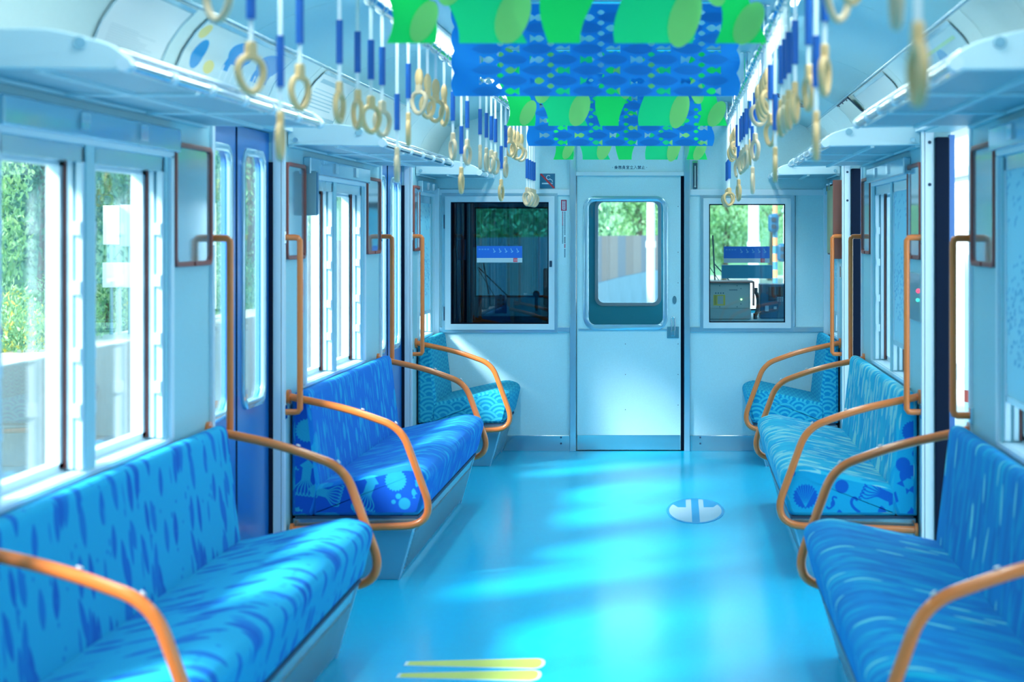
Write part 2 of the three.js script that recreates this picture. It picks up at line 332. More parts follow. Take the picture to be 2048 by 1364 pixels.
// back end of the part of the car that is built
struct('wall_back', [box(-1.4, 1.4, -0.06, 2.35, 1.2, 1.3)], m.wall);
// pressed cove panels with fine joints, two per bay and side
{
  const arc = [[1.293, 1.87], [1.278, 1.93], [1.248, 2.0], [1.208, 2.058], [1.155, 2.11]];
  const arc2 = [[1.155, 2.118], [1.065, 2.163], [0.945, 2.206], [0.8, 2.244]];
  for (const S of [-1, 1]) {
    const t = structGroup('trim_1'.replace('1', S < 0 ? '1' : '2'));
    const strip = (prof, d0, d1, mat, nm) => {
      const pos = [], idx = []; const n = prof.length;
      const off = prof.map(([a, y], i) => { const p = prof[Math.max(0, i - 1)], q = prof[Math.min(n - 1, i + 1)], tx = q[0] - p[0], ty = q[1] - p[1], l = Math.hypot(tx, ty); return [a - ty / l * 0.006, y + tx / l * 0.006]; });
      for (const [d, k] of [[d0 + 0.004, 0], [d0 + 0.004, 1], [d1 - 0.004, 1], [d1 - 0.004, 0]]) for (let i = 0; i < n; i++) { const p = k ? off[i] : prof[i]; pos.push(S * p[0], p[1], -d); }
      for (let r = 0; r < 3; r++) for (let i = 0; i < n - 1; i++) { const a = r * n + i, b = a + 1, c = a + n, e = c + 1; if (S > 0) idx.push(a, b, c, b, e, c); else idx.push(a, c, b, b, c, e); }
      const g = new THREE.BufferGeometry(); g.setAttribute('position', new THREE.Float32BufferAttribute(pos, 3)); g.setIndex(idx); g.computeVertexNormals();
      mesh(nm, toCreasedNormals(planarUV(g), 0.7), mat, t);
    };
    for (const [a, b] of [[-1.15, 0.3], [0.3, 1.4], [1.4, 2.5], [2.5, 3.7], [3.7, 4.7], [4.7, 5.3], [5.3, 6.7], [6.7, 7.15], [7.15, 8.25], [8.25, 9.35], [9.35, 10.0], [10.0, 10.65], [10.65, END]]) strip(arc, a, b, m.wallCream, 'cove_panel');
    for (const [a, b] of [[-1.15, 0.8], [0.8, 2.5], [2.5, 4.3], [4.3, 6.0], [6.0, 7.7], [7.7, 9.4], [9.4, END]]) strip(arc2, a, b, m.wall, 'cove_panel');
    mesh('joint_strip', [tube([V(S * 1.152, 2.113, 1.15), V(S * 1.152, 2.113, -END)], 0.009, [], 6)], m.alu, t);
    mesh('cornice', [sb(S, 1.27, 1.297, 1.838, 1.872, -1.15, END)], m.aluWhite, t);
  }
}
// slim ceiling lamps between the banners: glowing tubes, each with a light of its size just below
{
  const tubeM = M(C(0.9, 0.95, 1), 0.4, { emissive: C(0.85, 1, 1), emissiveIntensity: 2.5 });
  [[1.0, 2.2, 'over the aisle nearest the camera'], [3.2, 4.5, 'before the nearest green banner'], [5.05, 6.2, 'behind the nearest green banner'], [6.65, 7.85, 'behind the large blue banner'], [8.25, 9.05, 'behind the middle green banner'], [9.35, 10.95, 'behind the smaller blue banner']].forEach(([a, b, where]) => {
    for (const x of [-0.71, 0.71]) {
      const t = group('ceiling_lamp', x, 2.262, -(a + b) / 2); tag(t, 'slim white ceiling lamp on the ' + (x < 0 ? 'window' : 'platform') + ' side ' + where, 'ceiling lamp', 'ceiling lamps beside the strap rails');
      mesh('housing', [rbox(-0.05, 0.05, -0.012, 0.003, -(b - a) / 2, (b - a) / 2, 0.004)], m.white, t);
      mesh('glowing_tube', [cyl(0.014, b - a - 0.08, 'z', 0, -0.028, 0, 12)], tubeM, t);
      mesh('end_cap', [cyl(0.016, 0.03, 'z', 0, -0.028, (b - a) / 2 - 0.03, 12), cyl(0.016, 0.03, 'z', 0, -0.028, -(b - a) / 2 + 0.03, 12)], m.aluWhite, t);
      const l = new THREE.RectAreaLight(new THREE.Color(0.86, 1.0, 0.95), LAMP, 0.1, b - a - 0.08); l.position.set(x, 2.215, -(a + b) / 2); l.rotation.x = -Math.PI / 2; l.name = 'lamp_light'; scene.add(l);
    }
  });
}

// ---------------------------------------------------------------- side windows
let wn = 0;
const shoal = (() => { // printed shoal of small fish on the blue window blinds
  const t = canvasTex(512, 1024, (g, w, h) => {
    g.fillStyle = '#a6e0ee'; g.fillRect(0, 0, w, h); g.fillStyle = '#52b4d6';
    for (let i = 0; i < 210; i++) { const y = Math.pow(rnd(), 0.8) * 0.44 + 0.42, x = rnd(), c = 1 - Math.abs(y - 0.62) * 1.6; if (x < 0.5 - c / 2 || x > 0.5 + c / 2) continue; fishy(g, x * w, y * h, 0.25, 0.5 + rr(-0.3, 0.3)); }
    for (let i = 0; i < 40; i++) fishy(g, rnd() * w, rr(0.04, 0.3) * h, 0.26, 0.6);
  });
  return t;
})();
const blindMat = M(0xffffff, 0.95, { map: shoal, transmission: 0.4, thickness: 0 });
for (const S of [-1, 1]) for (const [u, v] of side(S, WINS)) {
  const blind = (S > 0 && [4.79, 7.52, 0.72, 1.39].includes(u)) || u === 10.8;
  const w = structGroup('window_' + ++wn);
  const rev = (d, dir, a0, a1, proud) => sb(S, a0, a1, SILL + 0.012, WTOP - 0.012, d, d + dir * proud);
  // glass sash: stiles, rails
  mesh('sash', [rev(u, 1, 1.356, 1.392, 0.034), rev(v, -1, 1.356, 1.392, 0.034), sb(S, 1.356, 1.392, SILL, SILL + 0.028, u, v), sb(S, 1.356, 1.392, WTOP - 0.06, WTOP, u, v)], m.aluWhite, w);
  mesh('pane', sb(S, 1.372, 1.376, SILL + 0.024, WTOP - 0.055, u + 0.03, v - 0.03), m.glass, w);
  // running tracks with latch notches on the reveals
  mesh('track', [rev(u, 1, 1.328, 1.342, 0.016), rev(v, -1, 1.328, 1.342, 0.016), rev(u, 1, 1.300, 1.316, 0.02), rev(v, -1, 1.300, 1.316, 0.02)], m.aluWhite, w);
  mesh('seal', [rev(u, 1, 1.346, 1.352, 0.012), rev(v, -1, 1.346, 1.352, 0.012)], m.frameRed, w);
  for (const y of [0.93, 1.08, 1.26, 1.42]) for (const [d, k] of [[u, 1], [v, -1]]) mesh('latch_notch', [sb(S, 1.302, 1.322, y, y + 0.035, d, d + k * 0.032)], m.aluWhite, w);
  mesh('sill_plate', [sb(S, 1.298, 1.36, SILL - 0.012, SILL + 0.006, u, v)], m.aluWhite, w);
  mesh('blind_box', [sb(S, 1.30, 1.35, WTOP - 0.05, WTOP - 0.002, u + 0.002, v - 0.002)], m.alu, w);
  if (blind) {
    const b0 = u === 10.8 ? 0.93 : u === 7.52 || u === 4.79 ? 0.93 : 1.2;
    const g = sb(S, 1.304, 1.308, b0, WTOP - 0.04, u + 0.022, v - 0.022); planarUV(g);
    const p = g.attributes.position, uv = g.attributes.uv; for (let i = 0; i < p.count; i++) uv.setXY(i, (-p.getZ(i) - u) / (v - u), (p.getY(i) - b0) / (WTOP - b0));
    const bl = mesh('blind', g, blindMat, w, true); bl.userData.label = 'pale blue blind printed with a shoal of small fish';
    mesh('blind_bar', [sb(S, 1.300, 1.314, b0 - 0.02, b0, u + 0.022, v - 0.022)], m.alu, w);
  }
}
// window surrounds and hoods over each pair, seen as light-blue bands
for (const S of [-1, 1]) for (const [a, b] of [[0.66, 2.11], [4.06, S < 0 ? 5.51 : 5.42], [7.46, 8.91], [10.74, 11.43]]) {
  const t = structGroup('trim_' + (3 + (used.tt = (used.tt ?? -1) + 1)));
  mesh('hood', [srb(S, 1.262, 1.296, WTOP + 0.012, WTOP + 0.085, a, b, 0.006)], m.alu, t);
  mesh('surround', [sb(S, 1.288, 1.297, SILL - 0.012, SILL + 0.003, a, b), sb(S, 1.284, 1.297, WTOP - 0.004, WTOP + 0.016, a, b), sb(S, 1.284, 1.297, SILL, WTOP, a, a + 0.03), sb(S, 1.284, 1.297, SILL, WTOP, b - 0.03, b)], m.aluWhite, t);
  for (const k of [0.35, 0.7]) mesh('hood_clip', [sb(S, 1.255, 1.264, WTOP + 0.03, WTOP + 0.075, a + (b - a) * k, a + (b - a) * k + 0.07)], m.chrome, t);
}

// ---------------------------------------------------------------- side doors
let dn = 0;
for (const [u, v] of DOORS) { // left: closed, two blue leaves with tall windows
  const S = -1, c = (u + v) / 2, t = structGroup('door_' + ++dn);
  for (const [d0, d1, w0, w1] of [[u + 0.002, c - 0.006, u + 0.11, c - 0.1], [c + 0.006, v - 0.002, c + 0.1, v - 0.1]]) {
    const sh = new THREE.Shape(); sh.moveTo(d0, 0.012); sh.lineTo(d1, 0.012); sh.lineTo(d1, DTOP - 0.004); sh.lineTo(d0, DTOP - 0.004); sh.closePath();
    sh.holes.push(rrHole(w0, w1, 0.775, 1.725, 0.06));
    const leaf = mesh('leaf', sidePlate(S, sh, 1.345, 0.03), m.doorBlue, t);
    const fr = rrShape(w0 - 0.022, w1 + 0.022, 0.753, 1.747, 0.075); fr.holes.push(rrHole(w0 + 0.004, w1 - 0.004, 0.779, 1.721, 0.056));
    mesh('window_frame', sidePlate(S, fr, 1.338, 0.014, 0.002), m.alu, leaf);
    mesh('pane', sidePlate(S, rrShape(w0 + 0.001, w1 - 0.001, 0.776, 1.724, 0.058), 1.358, 0.004), m.glass, leaf);
    mesh('rubber_edge', [sb(S, 1.342, 1.378, 0.02, DTOP - 0.01, d0 > c ? d0 - 0.0055 : d1, d0 > c ? d0 : d1 + 0.0055)], m.rubber, leaf);
    mesh('kick_plate', [sb(S, 1.341, 1.346, 0.02, 0.1, d0 + 0.01, d1 - 0.01)], m.steel, leaf);
  }
  mesh('jamb', [sb(S, 1.297, 1.33, 0, DTOP, v - 0.004, v), sb(S, 1.285, 1.297, 0, DTOP + 0.03, v, v + 0.035), sb(S, 1.285, 1.297, 0, DTOP + 0.03, u - 0.035, u)], m.aluWhite, t);
  mesh('gap_seal', [sb(S, 1.328, 1.344, 0.15, DTOP - 0.12, v - 0.012, v - 0.0005), sb(S, 1.328, 1.344, 0.15, DTOP - 0.12, u + 0.0005, u + 0.012)], m.rubber, t);
  mesh('threshold', [sb(S, 1.27, 1.4, 0.0, 0.006, u, v)], m.steel, t);
}
for (const [u, v] of side(1, DOORS)) { // right: slid open into the pockets, only their edges show
  const S = 1, t = structGroup('door_' + ++dn);
  for (const [d, k] of [[v, -1], [u, 1]]) {
    const leaf = mesh('leaf', [sb(S, 1.392, 1.415, 0.012, DTOP - 0.01, d, d + k * 0.012)], m.doorBlue, t);
    mesh('rubber_edge', [srb(S, 1.335, 1.392, 0.15, DTOP - 0.02, d, d + k * 0.03, 0.008)], m.rubber, leaf);
  }
  mesh('jamb', [sb(S, 1.297, 1.332, 0, DTOP, v - 0.004, v), sb(S, 1.285, 1.297, 0, DTOP + 0.03, v, v + 0.035), sb(S, 1.285, 1.297, 0, DTOP + 0.03, u - 0.035, u)], m.aluWhite, t);
  mesh('jamb_screw', [0.16, 1.62, 1.79].map((y) => cyl(0.007, 0.004, 'z', S * 1.315, y, -(v - 0.005), 10)), m.darkLine, t);
  mesh('threshold', [sb(S, 1.27, 1.4, 0.0, 0.006, u, v)], m.steel, t);
}

// ---------------------------------------------------------------- benches, rails, grab poles
const kickTex = canvasTex(256, 256, (g, w) => { g.fillStyle = '#fff'; g.fillRect(0, 0, w, w); g.fillStyle = '#1d3442'; for (let j = 0; j < 16; j++) for (let i = 0; i < 8; i++) { g.beginPath(); g.ellipse((i + (j & 1 ? 0.5 : 0)) * 32 + 8, j * 16 + 8, 13, 6, 0, 0, 7); g.fill(); } }, { repeat: [9, 9] });
const perforated = M(C(0.34, 0.52, 0.60), 0.4, { map: kickTex, metalness: 0.5 });
function bench(S, d0, d1, cl, endMat, label) {
  const t = group('bench_seat'); tag(t, label, 'bench');
  const seat = roundOutline([[1.20, 0.262], [1.20, 0.385], [0.80, 0.472], [0.715, 0.44], [0.76, 0.262]], [0.015, 0.03, 0.07, 0.10, 0.03], 6);
  const back = roundOutline([[1.285, 0.262], [1.285, 0.768], [1.215, 0.785], [1.165, 0.36], [1.20, 0.262]], [0.01, 0.035, 0.10, 0.12, 0.01], 7);
  for (const [nm, o] of [['cushion', seat], ['backrest', back]]) {
    const L = loft(S, o, d0, d1, 0.022), part = mesh(nm, L.skin, cl, t, true);
    mesh('end_panel', L.ends, endMat, part, true);
  }
  // sheet-metal base that leans back to the floor, with perforated heater panel
  const base = loft(S, roundOutline([[1.28, 0.0], [1.28, 0.252], [0.772, 0.252], [0.845, 0.0]], [0.004, 0.004, 0.006, 0.006], 2), d0 + 0.01, d1 - 0.01, 0.004);
  const b = mesh('base', [base.skin, ...base.ends], m.baseSteel, t);
  const skewed = (a0, y0, a1, y1, e0, e1, lift, th) => { const L = loft(S, [[a0 - lift, y0], [a1 - lift, y1], [a1 + th, y1], [a0 + th, y0]], e0, e1, 0.001); return join([toCreasedNormals(L.skin.toNonIndexed(), 0.5), ...L.ends]); };
  mesh('heater_panel', skewed(0.836, 0.03, 0.7906, 0.188, d0 + 0.06, d1 - 0.06, 0.004, 0.004), perforated, b, true);
  mesh('seat_lip', [sb(S, 0.765, 1.27, 0.250, 0.262, d0 + 0.012, d1 - 0.012)], m.darkLine, b);
  for (const d of [d0 + 0.028, d1 - 0.028]) mesh('edge_post', skewed(0.845, 0.0, 0.773, 0.248, d - 0.016, d + 0.016, 0.004, 0.004), m.alu, b);
  return t;
}
const nearL = bench(-1, 3.80, 5.90, fabric.leftNear, fabric.leftNear, 'nearest long bench on the window side, cyan cloth with dark blue feather strokes');
const midL = bench(-1, 7.18, 9.27, fabric.leftMid, fabric.leftMidEnd, 'middle long bench in deep blue cloth with pale squid printed on its end');
const endL = bench(-1, 10.68, 11.435, fabric.wavesLeft, fabric.wavesLeft, 'short wave-patterned bench in the corner under the dark cab window');
const nearR = bench(1, 3.80, 5.90, fabric.rightNear, fabric.rightNear, 'nearest long bench beside the open doorway, blue cloth with pale dashes');
const midR = bench(1, 7.18, 9.27, fabric.rightMid, fabric.rightMidEnd, 'middle long bench in pale streaked cloth with dark blue sea creatures on its end');
const endR = bench(1, 10.68, 11.435, fabric.wavesRight, fabric.wavesRight, 'short wave-patterned bench in the corner under the bright cab window');

const metalMark = M(C(0.7, 0.72, 0.72), 0.4, { metalness: 0.5 });
function armRail(S, d, label) {
  const t = group('arm_rail'); tag(t, label, 'handrail', S < 0 ? 'orange arm rails on the window side' : 'orange arm rails on the platform side');
  const q = (a, y) => V(S * a, y, -d);
  mesh('tube', [tube([q(1.283, 0.756), q(1.04, 0.705), q(0.828, 0.628), q(0.683, 0.232), q(1.27, 0.212)], 0.0155, [0.10, 0.075, 0.14], 12, 110)], m.rail, t);
  mesh('flange', [cyl(0.03, 0.012, 'x', S * 1.288, 0.756, -d, 20), cyl(0.028, 0.012, 'x', S * 1.274, 0.212, -d, 20)], m.rail, t);
  for (const [a, y, r] of [[0.985, 0.7055, 0.32], [0.848, 0.650, 0.75]]) mesh('worn_spot', new THREE.SphereGeometry(0.007, 8, 6).scale(1.2, 0.4, 1).rotateZ(S * r).translate(S * a, y, -d), metalMark, t);
  return t;
}
armRail(-1, 3.76, 'orange arm rail cut by the left edge of the photo, nearest of its side');
armRail(-1, 5.93, 'orange arm rail at the far end of the nearest window-side bench');
armRail(-1, 7.15, 'orange arm rail before the squid-printed end of the deep blue bench');
armRail(-1, 9.30, 'orange arm rail at the far end of the deep blue bench');
armRail(-1, 10.65, 'orange arm rail of the corner bench under the dark cab window');
armRail(1, 3.76, 'dark orange arm rail cut by the right edge of the photo, nearest of its side');
armRail(1, 5.93, 'dark orange arm rail at the far end of the nearest platform-side bench');
armRail(1, 7.15, 'dark orange arm rail before the sea-creature end of the pale bench');
armRail(1, 9.30, 'dark orange arm rail at the far end of the pale streaked bench');
armRail(1, 10.65, 'dark orange arm rail of the corner bench under the bright cab window');

function grabPole(S, d, low, label) {
  const t = group('grab_pole'); tag(t, label, 'pole', 'orange upright grab poles beside the doors');
  const q = (a, y) => V(S * a, y, -d);
  mesh('tube', [tube([q(1.29, 1.407), q(1.228, 1.407), q(1.228, low), q(1.29, low)], 0.0125, [0.018, 0.018], 12, 60)], m.rail, t);
  mesh('bracket', [srb(S, 1.283, 1.2955, 1.38, 1.434, d - 0.02, d + 0.02, 0.003), srb(S, 1.283, 1.2955, low - 0.028, low + 0.028, d - 0.02, d + 0.02, 0.003)], m.chrome, t);
}
const poleWords = { '-1': 'window side', 1: 'platform side' };
for (const S of [-1, 1]) {
  grabPole(S, 3.62, 0.70, 'orange grab pole outside the frame beside the nearest ' + poleWords[S] + ' bench');
  grabPole(S, S < 0 ? 5.975 : 5.897, S < 0 ? 0.735 : 0.81, 'slim upright grab pole at the far end of the nearest ' + poleWords[S] + ' bench');
  grabPole(S, 7.085, 0.70, 'slim upright grab pole before the middle ' + poleWords[S] + ' bench');
  grabPole(S, 9.375, 0.735, 'slim upright grab pole behind the middle ' + poleWords[S] + ' bench');
  grabPole(S, 10.49, 0.70, 'slim upright grab pole before the ' + poleWords[S] + ' corner bench');
}

// ---------------------------------------------------------------- luggage racks
const meshTex = canvasTex(128, 128, (g, w) => { g.fillStyle = '#ffffff'; g.fillRect(0, 0, w, w); g.fillStyle = '#7d98a4'; for (let j = 0; j < 8; j++) for (let i = 0; i < 4; i++) g.fillRect(i * 32 + 3, j * 16 + 3, 26, 9); }, { repeat: [14, 14] });
const rackMesh = M(C(0.55, 0.72, 0.78), 0.5, { map: meshTex, metalness: 0.2 });
function rack(S, d0, d1, label) {
  const t = group('luggage_rack'); tag(t, label, 'luggage rack', 'luggage racks above the seats');
  const outline = roundOutline([[1.292, 1.785], [1.292, 1.868], [1.06, 1.872], [0.93, 1.835], [0.885, 1.80], [0.91, 1.778]], [0.003, 0.01, 0.08, 0.03, 0.016, 0.02], 5);
  const n = Math.max(1, Math.round((d1 - d0) / 0.7));
  for (const [k, d] of [[0, d0], [1, d1]]) {
    const L = loft(S, outline, d - 0.014, d + 0.014, 0.005);
    const p = mesh('bracket', [L.skin, ...L.ends], m.rackPanel, t);
    mesh('screw', [cyl(0.014, 0.008, 'z', S * 1.0, 1.838, -(d - 0.016), 14), cyl(0.010, 0.008, 'z', S * 1.26, 1.805, -(d - 0.016), 12)], m.alu, p);
  }
  for (let i = 1; i < n; i++) { const d = d0 + (d1 - d0) * i / n; mesh('crossbar', [srb(S, 0.92, 1.29, 1.776, 1.792, d - 0.018, d + 0.018, 0.004)], m.rackPanel, t); }
  for (let i = 0; i < n; i++) for (const [a0, a1] of [[0.935, 1.09], [1.105, 1.275]]) { const e0 = d0 + (d1 - d0) * i / n + 0.02, e1 = d0 + (d1 - d0) * (i + 1) / n - 0.02; mesh('mesh_panel', [sb(S, a0, a1, 1.784, 1.790, e0, e1)], rackMesh, t); }
  mesh('beam', [sb(S, 1.09, 1.105, 1.774, 1.792, d0, d1), sb(S, 1.272, 1.292, 1.776, 1.80, d0, d1)], m.rackPanel, t);
  mesh('front_rail', [tube([V(S * 0.905, 1.792, -d0), V(S * 0.905, 1.792, -d1)], 0.013, [], 12), tube([V(S * 0.925, 1.822, -d0), V(S * 0.925, 1.822, -d1)], 0.009, [], 10)], m.chrome, t);
  for (let i = 0; i <= n * 2; i++) { const d = d0 + (d1 - d0) * i / (n * 2); mesh('rail_collar', [cyl(0.0165, 0.04, 'z', S * 0.905, 1.792, -d, 14)], m.aluWhite, t); }
}
rack(-1, 3.82, 5.87, 'white luggage rack above the nearest window-side bench, cut by the photo edge');
rack(-1, 7.16, 9.30, 'white luggage rack above the deep blue middle bench');
rack(-1, 10.66, 11.40, 'short white luggage rack above the corner bench by the dark cab window');
rack(1, 3.82, 5.87, 'white luggage rack above the nearest platform-side bench');
rack(1, 7.16, 9.30, 'white luggage rack above the pale streaked middle bench');
rack(1, 10.66, 11.40, 'short white luggage rack above the corner bench by the bright cab window');

// ---------------------------------------------------------------- framed panels on the pillars
function pillarFrame(S, d0, d1, label, face = m.mirror) {
  const t = group('picture_frame'); tag(t, label, 'frame', 'red-brown frames on the pillars');
  const sh = rrShape(d0, d1, 1.318, 1.712, 0.03); sh.holes.push(rrHole(d0 + 0.012, d1 - 0.012, 1.330, 1.700, 0.022));
  mesh('frame', sidePlate(S, sh, 1.281, 0.011, 0.002), m.frameRed, t);
  mesh('panel', sidePlate(S, rrShape(d0 + 0.008, d1 - 0.008, 1.326, 1.704, 0.02), 1.288, 0.006), face, t);
  mesh('clip', [sb(S, 1.274, 1.280, 1.318, 1.332, d0 + 0.20, d0 + 0.26)], m.frameRed, t);
}
pillarFrame(-1, 5.52, 5.95, 'red-brown frame on the pillar behind the nearest window-side bench');
pillarFrame(-1, 7.10, 7.45, 'red-brown frame on the pillar before the deep blue bench, above a red notice');
pillarFrame(-1, 8.94, 9.34, 'red-brown frame on the pillar behind the deep blue bench');
pillarFrame(-1, 10.52, 10.76, 'narrow red-brown frame behind the farthest window-side grab pole');
pillarFrame(1, 5.44, 5.86, 'red-brown frame on the pillar behind the nearest platform-side bench');
pillarFrame(1, 7.10, 7.48, 'red-brown frame on the pillar before the pale streaked bench');
pillarFrame(1, 8.94, 9.34, 'red-brown frame on the pillar behind the pale streaked bench');
{ // small grey box beside the second left frame
  const t = group('wall_box'); tag(t, 'narrow grey box between a pillar frame and the windows of the deep blue bench', 'box');
  mesh('case', [srb(-1, 1.24, 1.2945, 1.50, 1.69, 7.462, 7.50, 0.004)], M(C(0.26, 0.42, 0.46), 0.5), t); mesh('face', [srb(-1, 1.236, 1.24, 1.505, 1.685, 7.464, 7.498, 0.001)], M(C(0.03, 0.2, 0.36), 0.4), t);
}
{ // wooden notice box on the right far pillar
  const t = group('notice_box'); tag(t, 'brown wooden box with a yellow front on the far platform-side pillar', 'notice box');
  mesh('case', [srb(1, 1.238, 1.294, 1.27, 1.745, 10.53, 10.57, 0.003), sb(1, 1.262, 1.294, 1.29, 1.73, 10.57, 11.2)], M(C(0.27, 0.085, 0.06), 0.5), t);
  mesh('face', [sb(1, 1.258, 1.262, 1.30, 1.72, 10.572, 11.19)], M(C(0.62, 0.52, 0.26), 0.5), t);
}
{ // stainless plate with two indicator lamps
  const t = group('indicator_plate'); tag(t, 'grey plate with a red and a green light beside the open doorway', 'indicator');
  mesh('plate', [srb(1, 1.286, 1.2955, 1.06, 1.26, 7.12, 7.44, 0.003)], m.alu, t);
  mesh('red_light', [ball(V(1.285, 1.188, -7.16), 0.009)], M(C(0.8, 0.05, 0.08), 0.3, { emissive: C(1, 0.05, 0.12), emissiveIntensity: 1.2 }), t);
  mesh('green_light', [ball(V(1.285, 1.15, -7.18), 0.007)], M(C(0.05, 0.7, 0.5), 0.3, { emissive: C(0.05, 0.8, 0.55), emissiveIntensity: 1 }), t);
}
{ const t = group('switch_plate'); tag(t, 'small cream switch plate on the far platform-side pillar below the wooden box', 'switch');
  mesh('plate', [srb(1, 1.284, 1.2955, 1.15, 1.24, 10.54, 10.62, 0.003)], m.wallCream, t); mesh('slot', [sb(1, 1.281, 1.284, 1.16, 1.225, 10.545, 10.56)], m.frameRed, t); }
{ // red vertical notice on the left pillar: framed column of small writing
  const tex = canvasTex(64, 256, (g) => { g.fillStyle = '#cfe4ee'; g.fillRect(0, 0, 64, 256); g.strokeStyle = g.fillStyle = '#c81f5a'; g.lineWidth = 4; g.strokeRect(6, 90, 52, 160); g.fillRect(12, 96, 40, 70); for (let y = 8; y < 80; y += 9) { g.fillRect(12, y, 16, 5); g.fillRect(36, y + 2, 14, 5); } g.fillStyle = '#d87fa0'; for (let y = 176; y < 240; y += 9) g.fillRect(22, y, 20, 5); });
  const t = tag(mesh('notice_sticker', (() => { const g = sb(-1, 1.292, 1.2965, 1.085, 1.30, 7.41, 7.455); const p = planarUV(g).attributes.position, uv = g.attributes.uv; for (let i = 0; i < p.count; i++) uv.setXY(i, (-p.getZ(i) - 7.41) / 0.045, (p.getY(i) - 1.085) / 0.215); return g; })(), M(0xffffff, 0.4, { map: tex }), null, true), 'narrow red and white upright sticker on the pillar before the deep blue bench', 'sticker');
}

// ---------------------------------------------------------------- posters over the racks
function poster(S, d0, d1, draw, label) {
  const prof = [[1.278, 1.93], [1.248, 2.0], [1.208, 2.058], [1.165, 2.10]], n = prof.length, len = [0];
  for (let i = 1; i < n; i++) len.push(len[i - 1] + Math.hypot(prof[i][0] - prof[i - 1][0], prof[i][1] - prof[i - 1][1]));
  const L = len[n - 1], tex = canvasTex(1024, Math.round(1024 * L / (d1 - d0) / 2) * 2, draw), t = group('poster'); tag(t, label, 'poster');
  const strip = (e0, e1, k0, k1, lift) => { // bent sheet between two places along the car, from share k0 to k1 of the curve
    const at = (k) => { const q = k * L; let i = 1; while (i < n - 1 && len[i] < q) i++; const f = (q - len[i - 1]) / (len[i] - len[i - 1]), a = prof[i - 1], b = prof[i], tx = b[0] - a[0], ty = b[1] - a[1], l = Math.hypot(tx, ty); return [a[0] + tx * f - ty / l * lift, a[1] + ty * f + tx / l * lift]; };
    const pos = [], uv = [], idx = [], m2 = 8;
    for (let i = 0; i <= m2; i++) { const k = k0 + (k1 - k0) * i / m2, [a, y] = at(k); for (const e of [e0, e1]) { pos.push(S * a, y, -e); uv.push(S < 0 ? (e - d0) / (d1 - d0) : (d1 - e) / (d1 - d0), k); } if (i < m2) { const c = i * 2; if (S < 0) idx.push(c, c + 1, c + 2, c + 1, c + 3, c + 2); else idx.push(c, c + 2, c + 1, c + 1, c + 2, c + 3); } }
    const g = new THREE.BufferGeometry(); g.setAttribute('position', new THREE.Float32BufferAttribute(pos, 3)); g.setAttribute('uv', new THREE.Float32BufferAttribute(uv, 2)); g.setIndex(idx); g.computeVertexNormals(); return g;
  };
  mesh('sheet', strip(d0, d1, 0, 1, 0.0105), M(0xffffff, 0.16, { map: tex, side: THREE.DoubleSide }), t, true);
  const hm = m.alu.clone(); hm.side = THREE.DoubleSide;
  mesh('holder', join([strip(d0 - 0.012, d1 + 0.012, -0.04, 0.04, 0.0125), strip(d0 - 0.012, d1 + 0.012, 0.96, 1.04, 0.0125)].concat([strip(d0 - 0.012, d0, 0, 1, 0.0125), strip(d1, d1 + 0.012, 0, 1, 0.0125)])), hm, t, true);
}
const blobs = (bg, ink, spots) => (g, w, h) => {
  g.fillStyle = bg; g.fillRect(0, 0, w, h); g.fillStyle = ink;
  for (const [x, y, rx, ry] of spots) { g.beginPath(); g.ellipse(x * w, y * h, rx * w, ry * h, 0, 0, 7); g.fill(); g.fillRect((x - rx * 0.8) * w, y * h, rx * 0.5 * w, ry * 1.6 * h); g.fillRect((x + rx * 0.2) * w, y * h, rx * 0.5 * w, ry * 1.5 * h); }
};
poster(-1, 4.68, 5.28, (g, w, h) => { g.fillStyle = '#eef4f6'; g.fillRect(0, 0, w, h); g.fillStyle = '#cfdadf'; for (let i = 0; i < 8; i++) g.fillRect(w * 0.12, h * (0.62 + i * 0.035), w * rr(0.4, 0.7), h * 0.012); }, 'plain white glossy poster above the nearest window-side rack');
poster(-1, 5.45, 6.66, (g, w, h) => { blobs('#dbe8e6', '#1f93d8', [[0.5, 0.34, 0.13, 0.24], [0.83, 0.36, 0.13, 0.24]])(g, w, h); g.fillStyle = '#1f93d8'; g.beginPath(); g.ellipse(0.13 * w, 0.6 * h, 0.055 * w, 0.26 * h, 0, 0, 7); g.fill(); g.fillStyle = '#f2dc7a'; g.beginPath(); g.ellipse(0.06 * w, 0.22 * h, 0.04 * w, 0.14 * h, 0, 0, 7); g.ellipse(0.27 * w, 0.75 * h, 0.05 * w, 0.12 * h, 0, 0, 7); g.fill(); g.fillStyle = '#eef3f0'; for (let i = 0; i < 9; i++) g.fillRect((0.4 + i * 0.06) * w, 0.62 * h, 0.012 * w, 0.3 * h); }, 'white poster with two big blue blots above the gap between the window-side racks');
poster(-1, 7.25, 7.95, (g, w, h) => { g.fillStyle = '#eaf3f6'; g.fillRect(0, 0, w, h); g.fillStyle = '#9fc4d6'; g.fillRect(w * 0.1, h * 0.15, w * 0.5, h * 0.1); for (let i = 0; i < 6; i++) g.fillRect(w * 0.1, h * (0.4 + i * 0.08), w * 0.7, h * 0.025); }, 'pale poster with grey lines above the deep blue bench');
poster(1, 5.55, 6.5, (g, w, h) => { g.fillStyle = '#a9d2dc'; g.fillRect(0, 0, w, h); g.fillStyle = '#5aa7d4'; g.beginPath(); g.ellipse(0.5 * w, 0.55 * h, 0.1 * w, 0.3 * h, 0, 0, 7); g.fill(); g.fillStyle = '#f0e2a0'; for (const x of [0.38, 0.62, 0.8]) { g.beginPath(); g.ellipse(x * w, 0.76 * h, 0.05 * w, 0.11 * h, 0, 0, 7); g.fill(); } g.fillStyle = '#9fd09a'; g.fillRect(0.1 * w, 0.2 * h, 0.8 * w, 0.07 * h); }, 'pale teal poster with cream spots above the nearest platform-side rack');
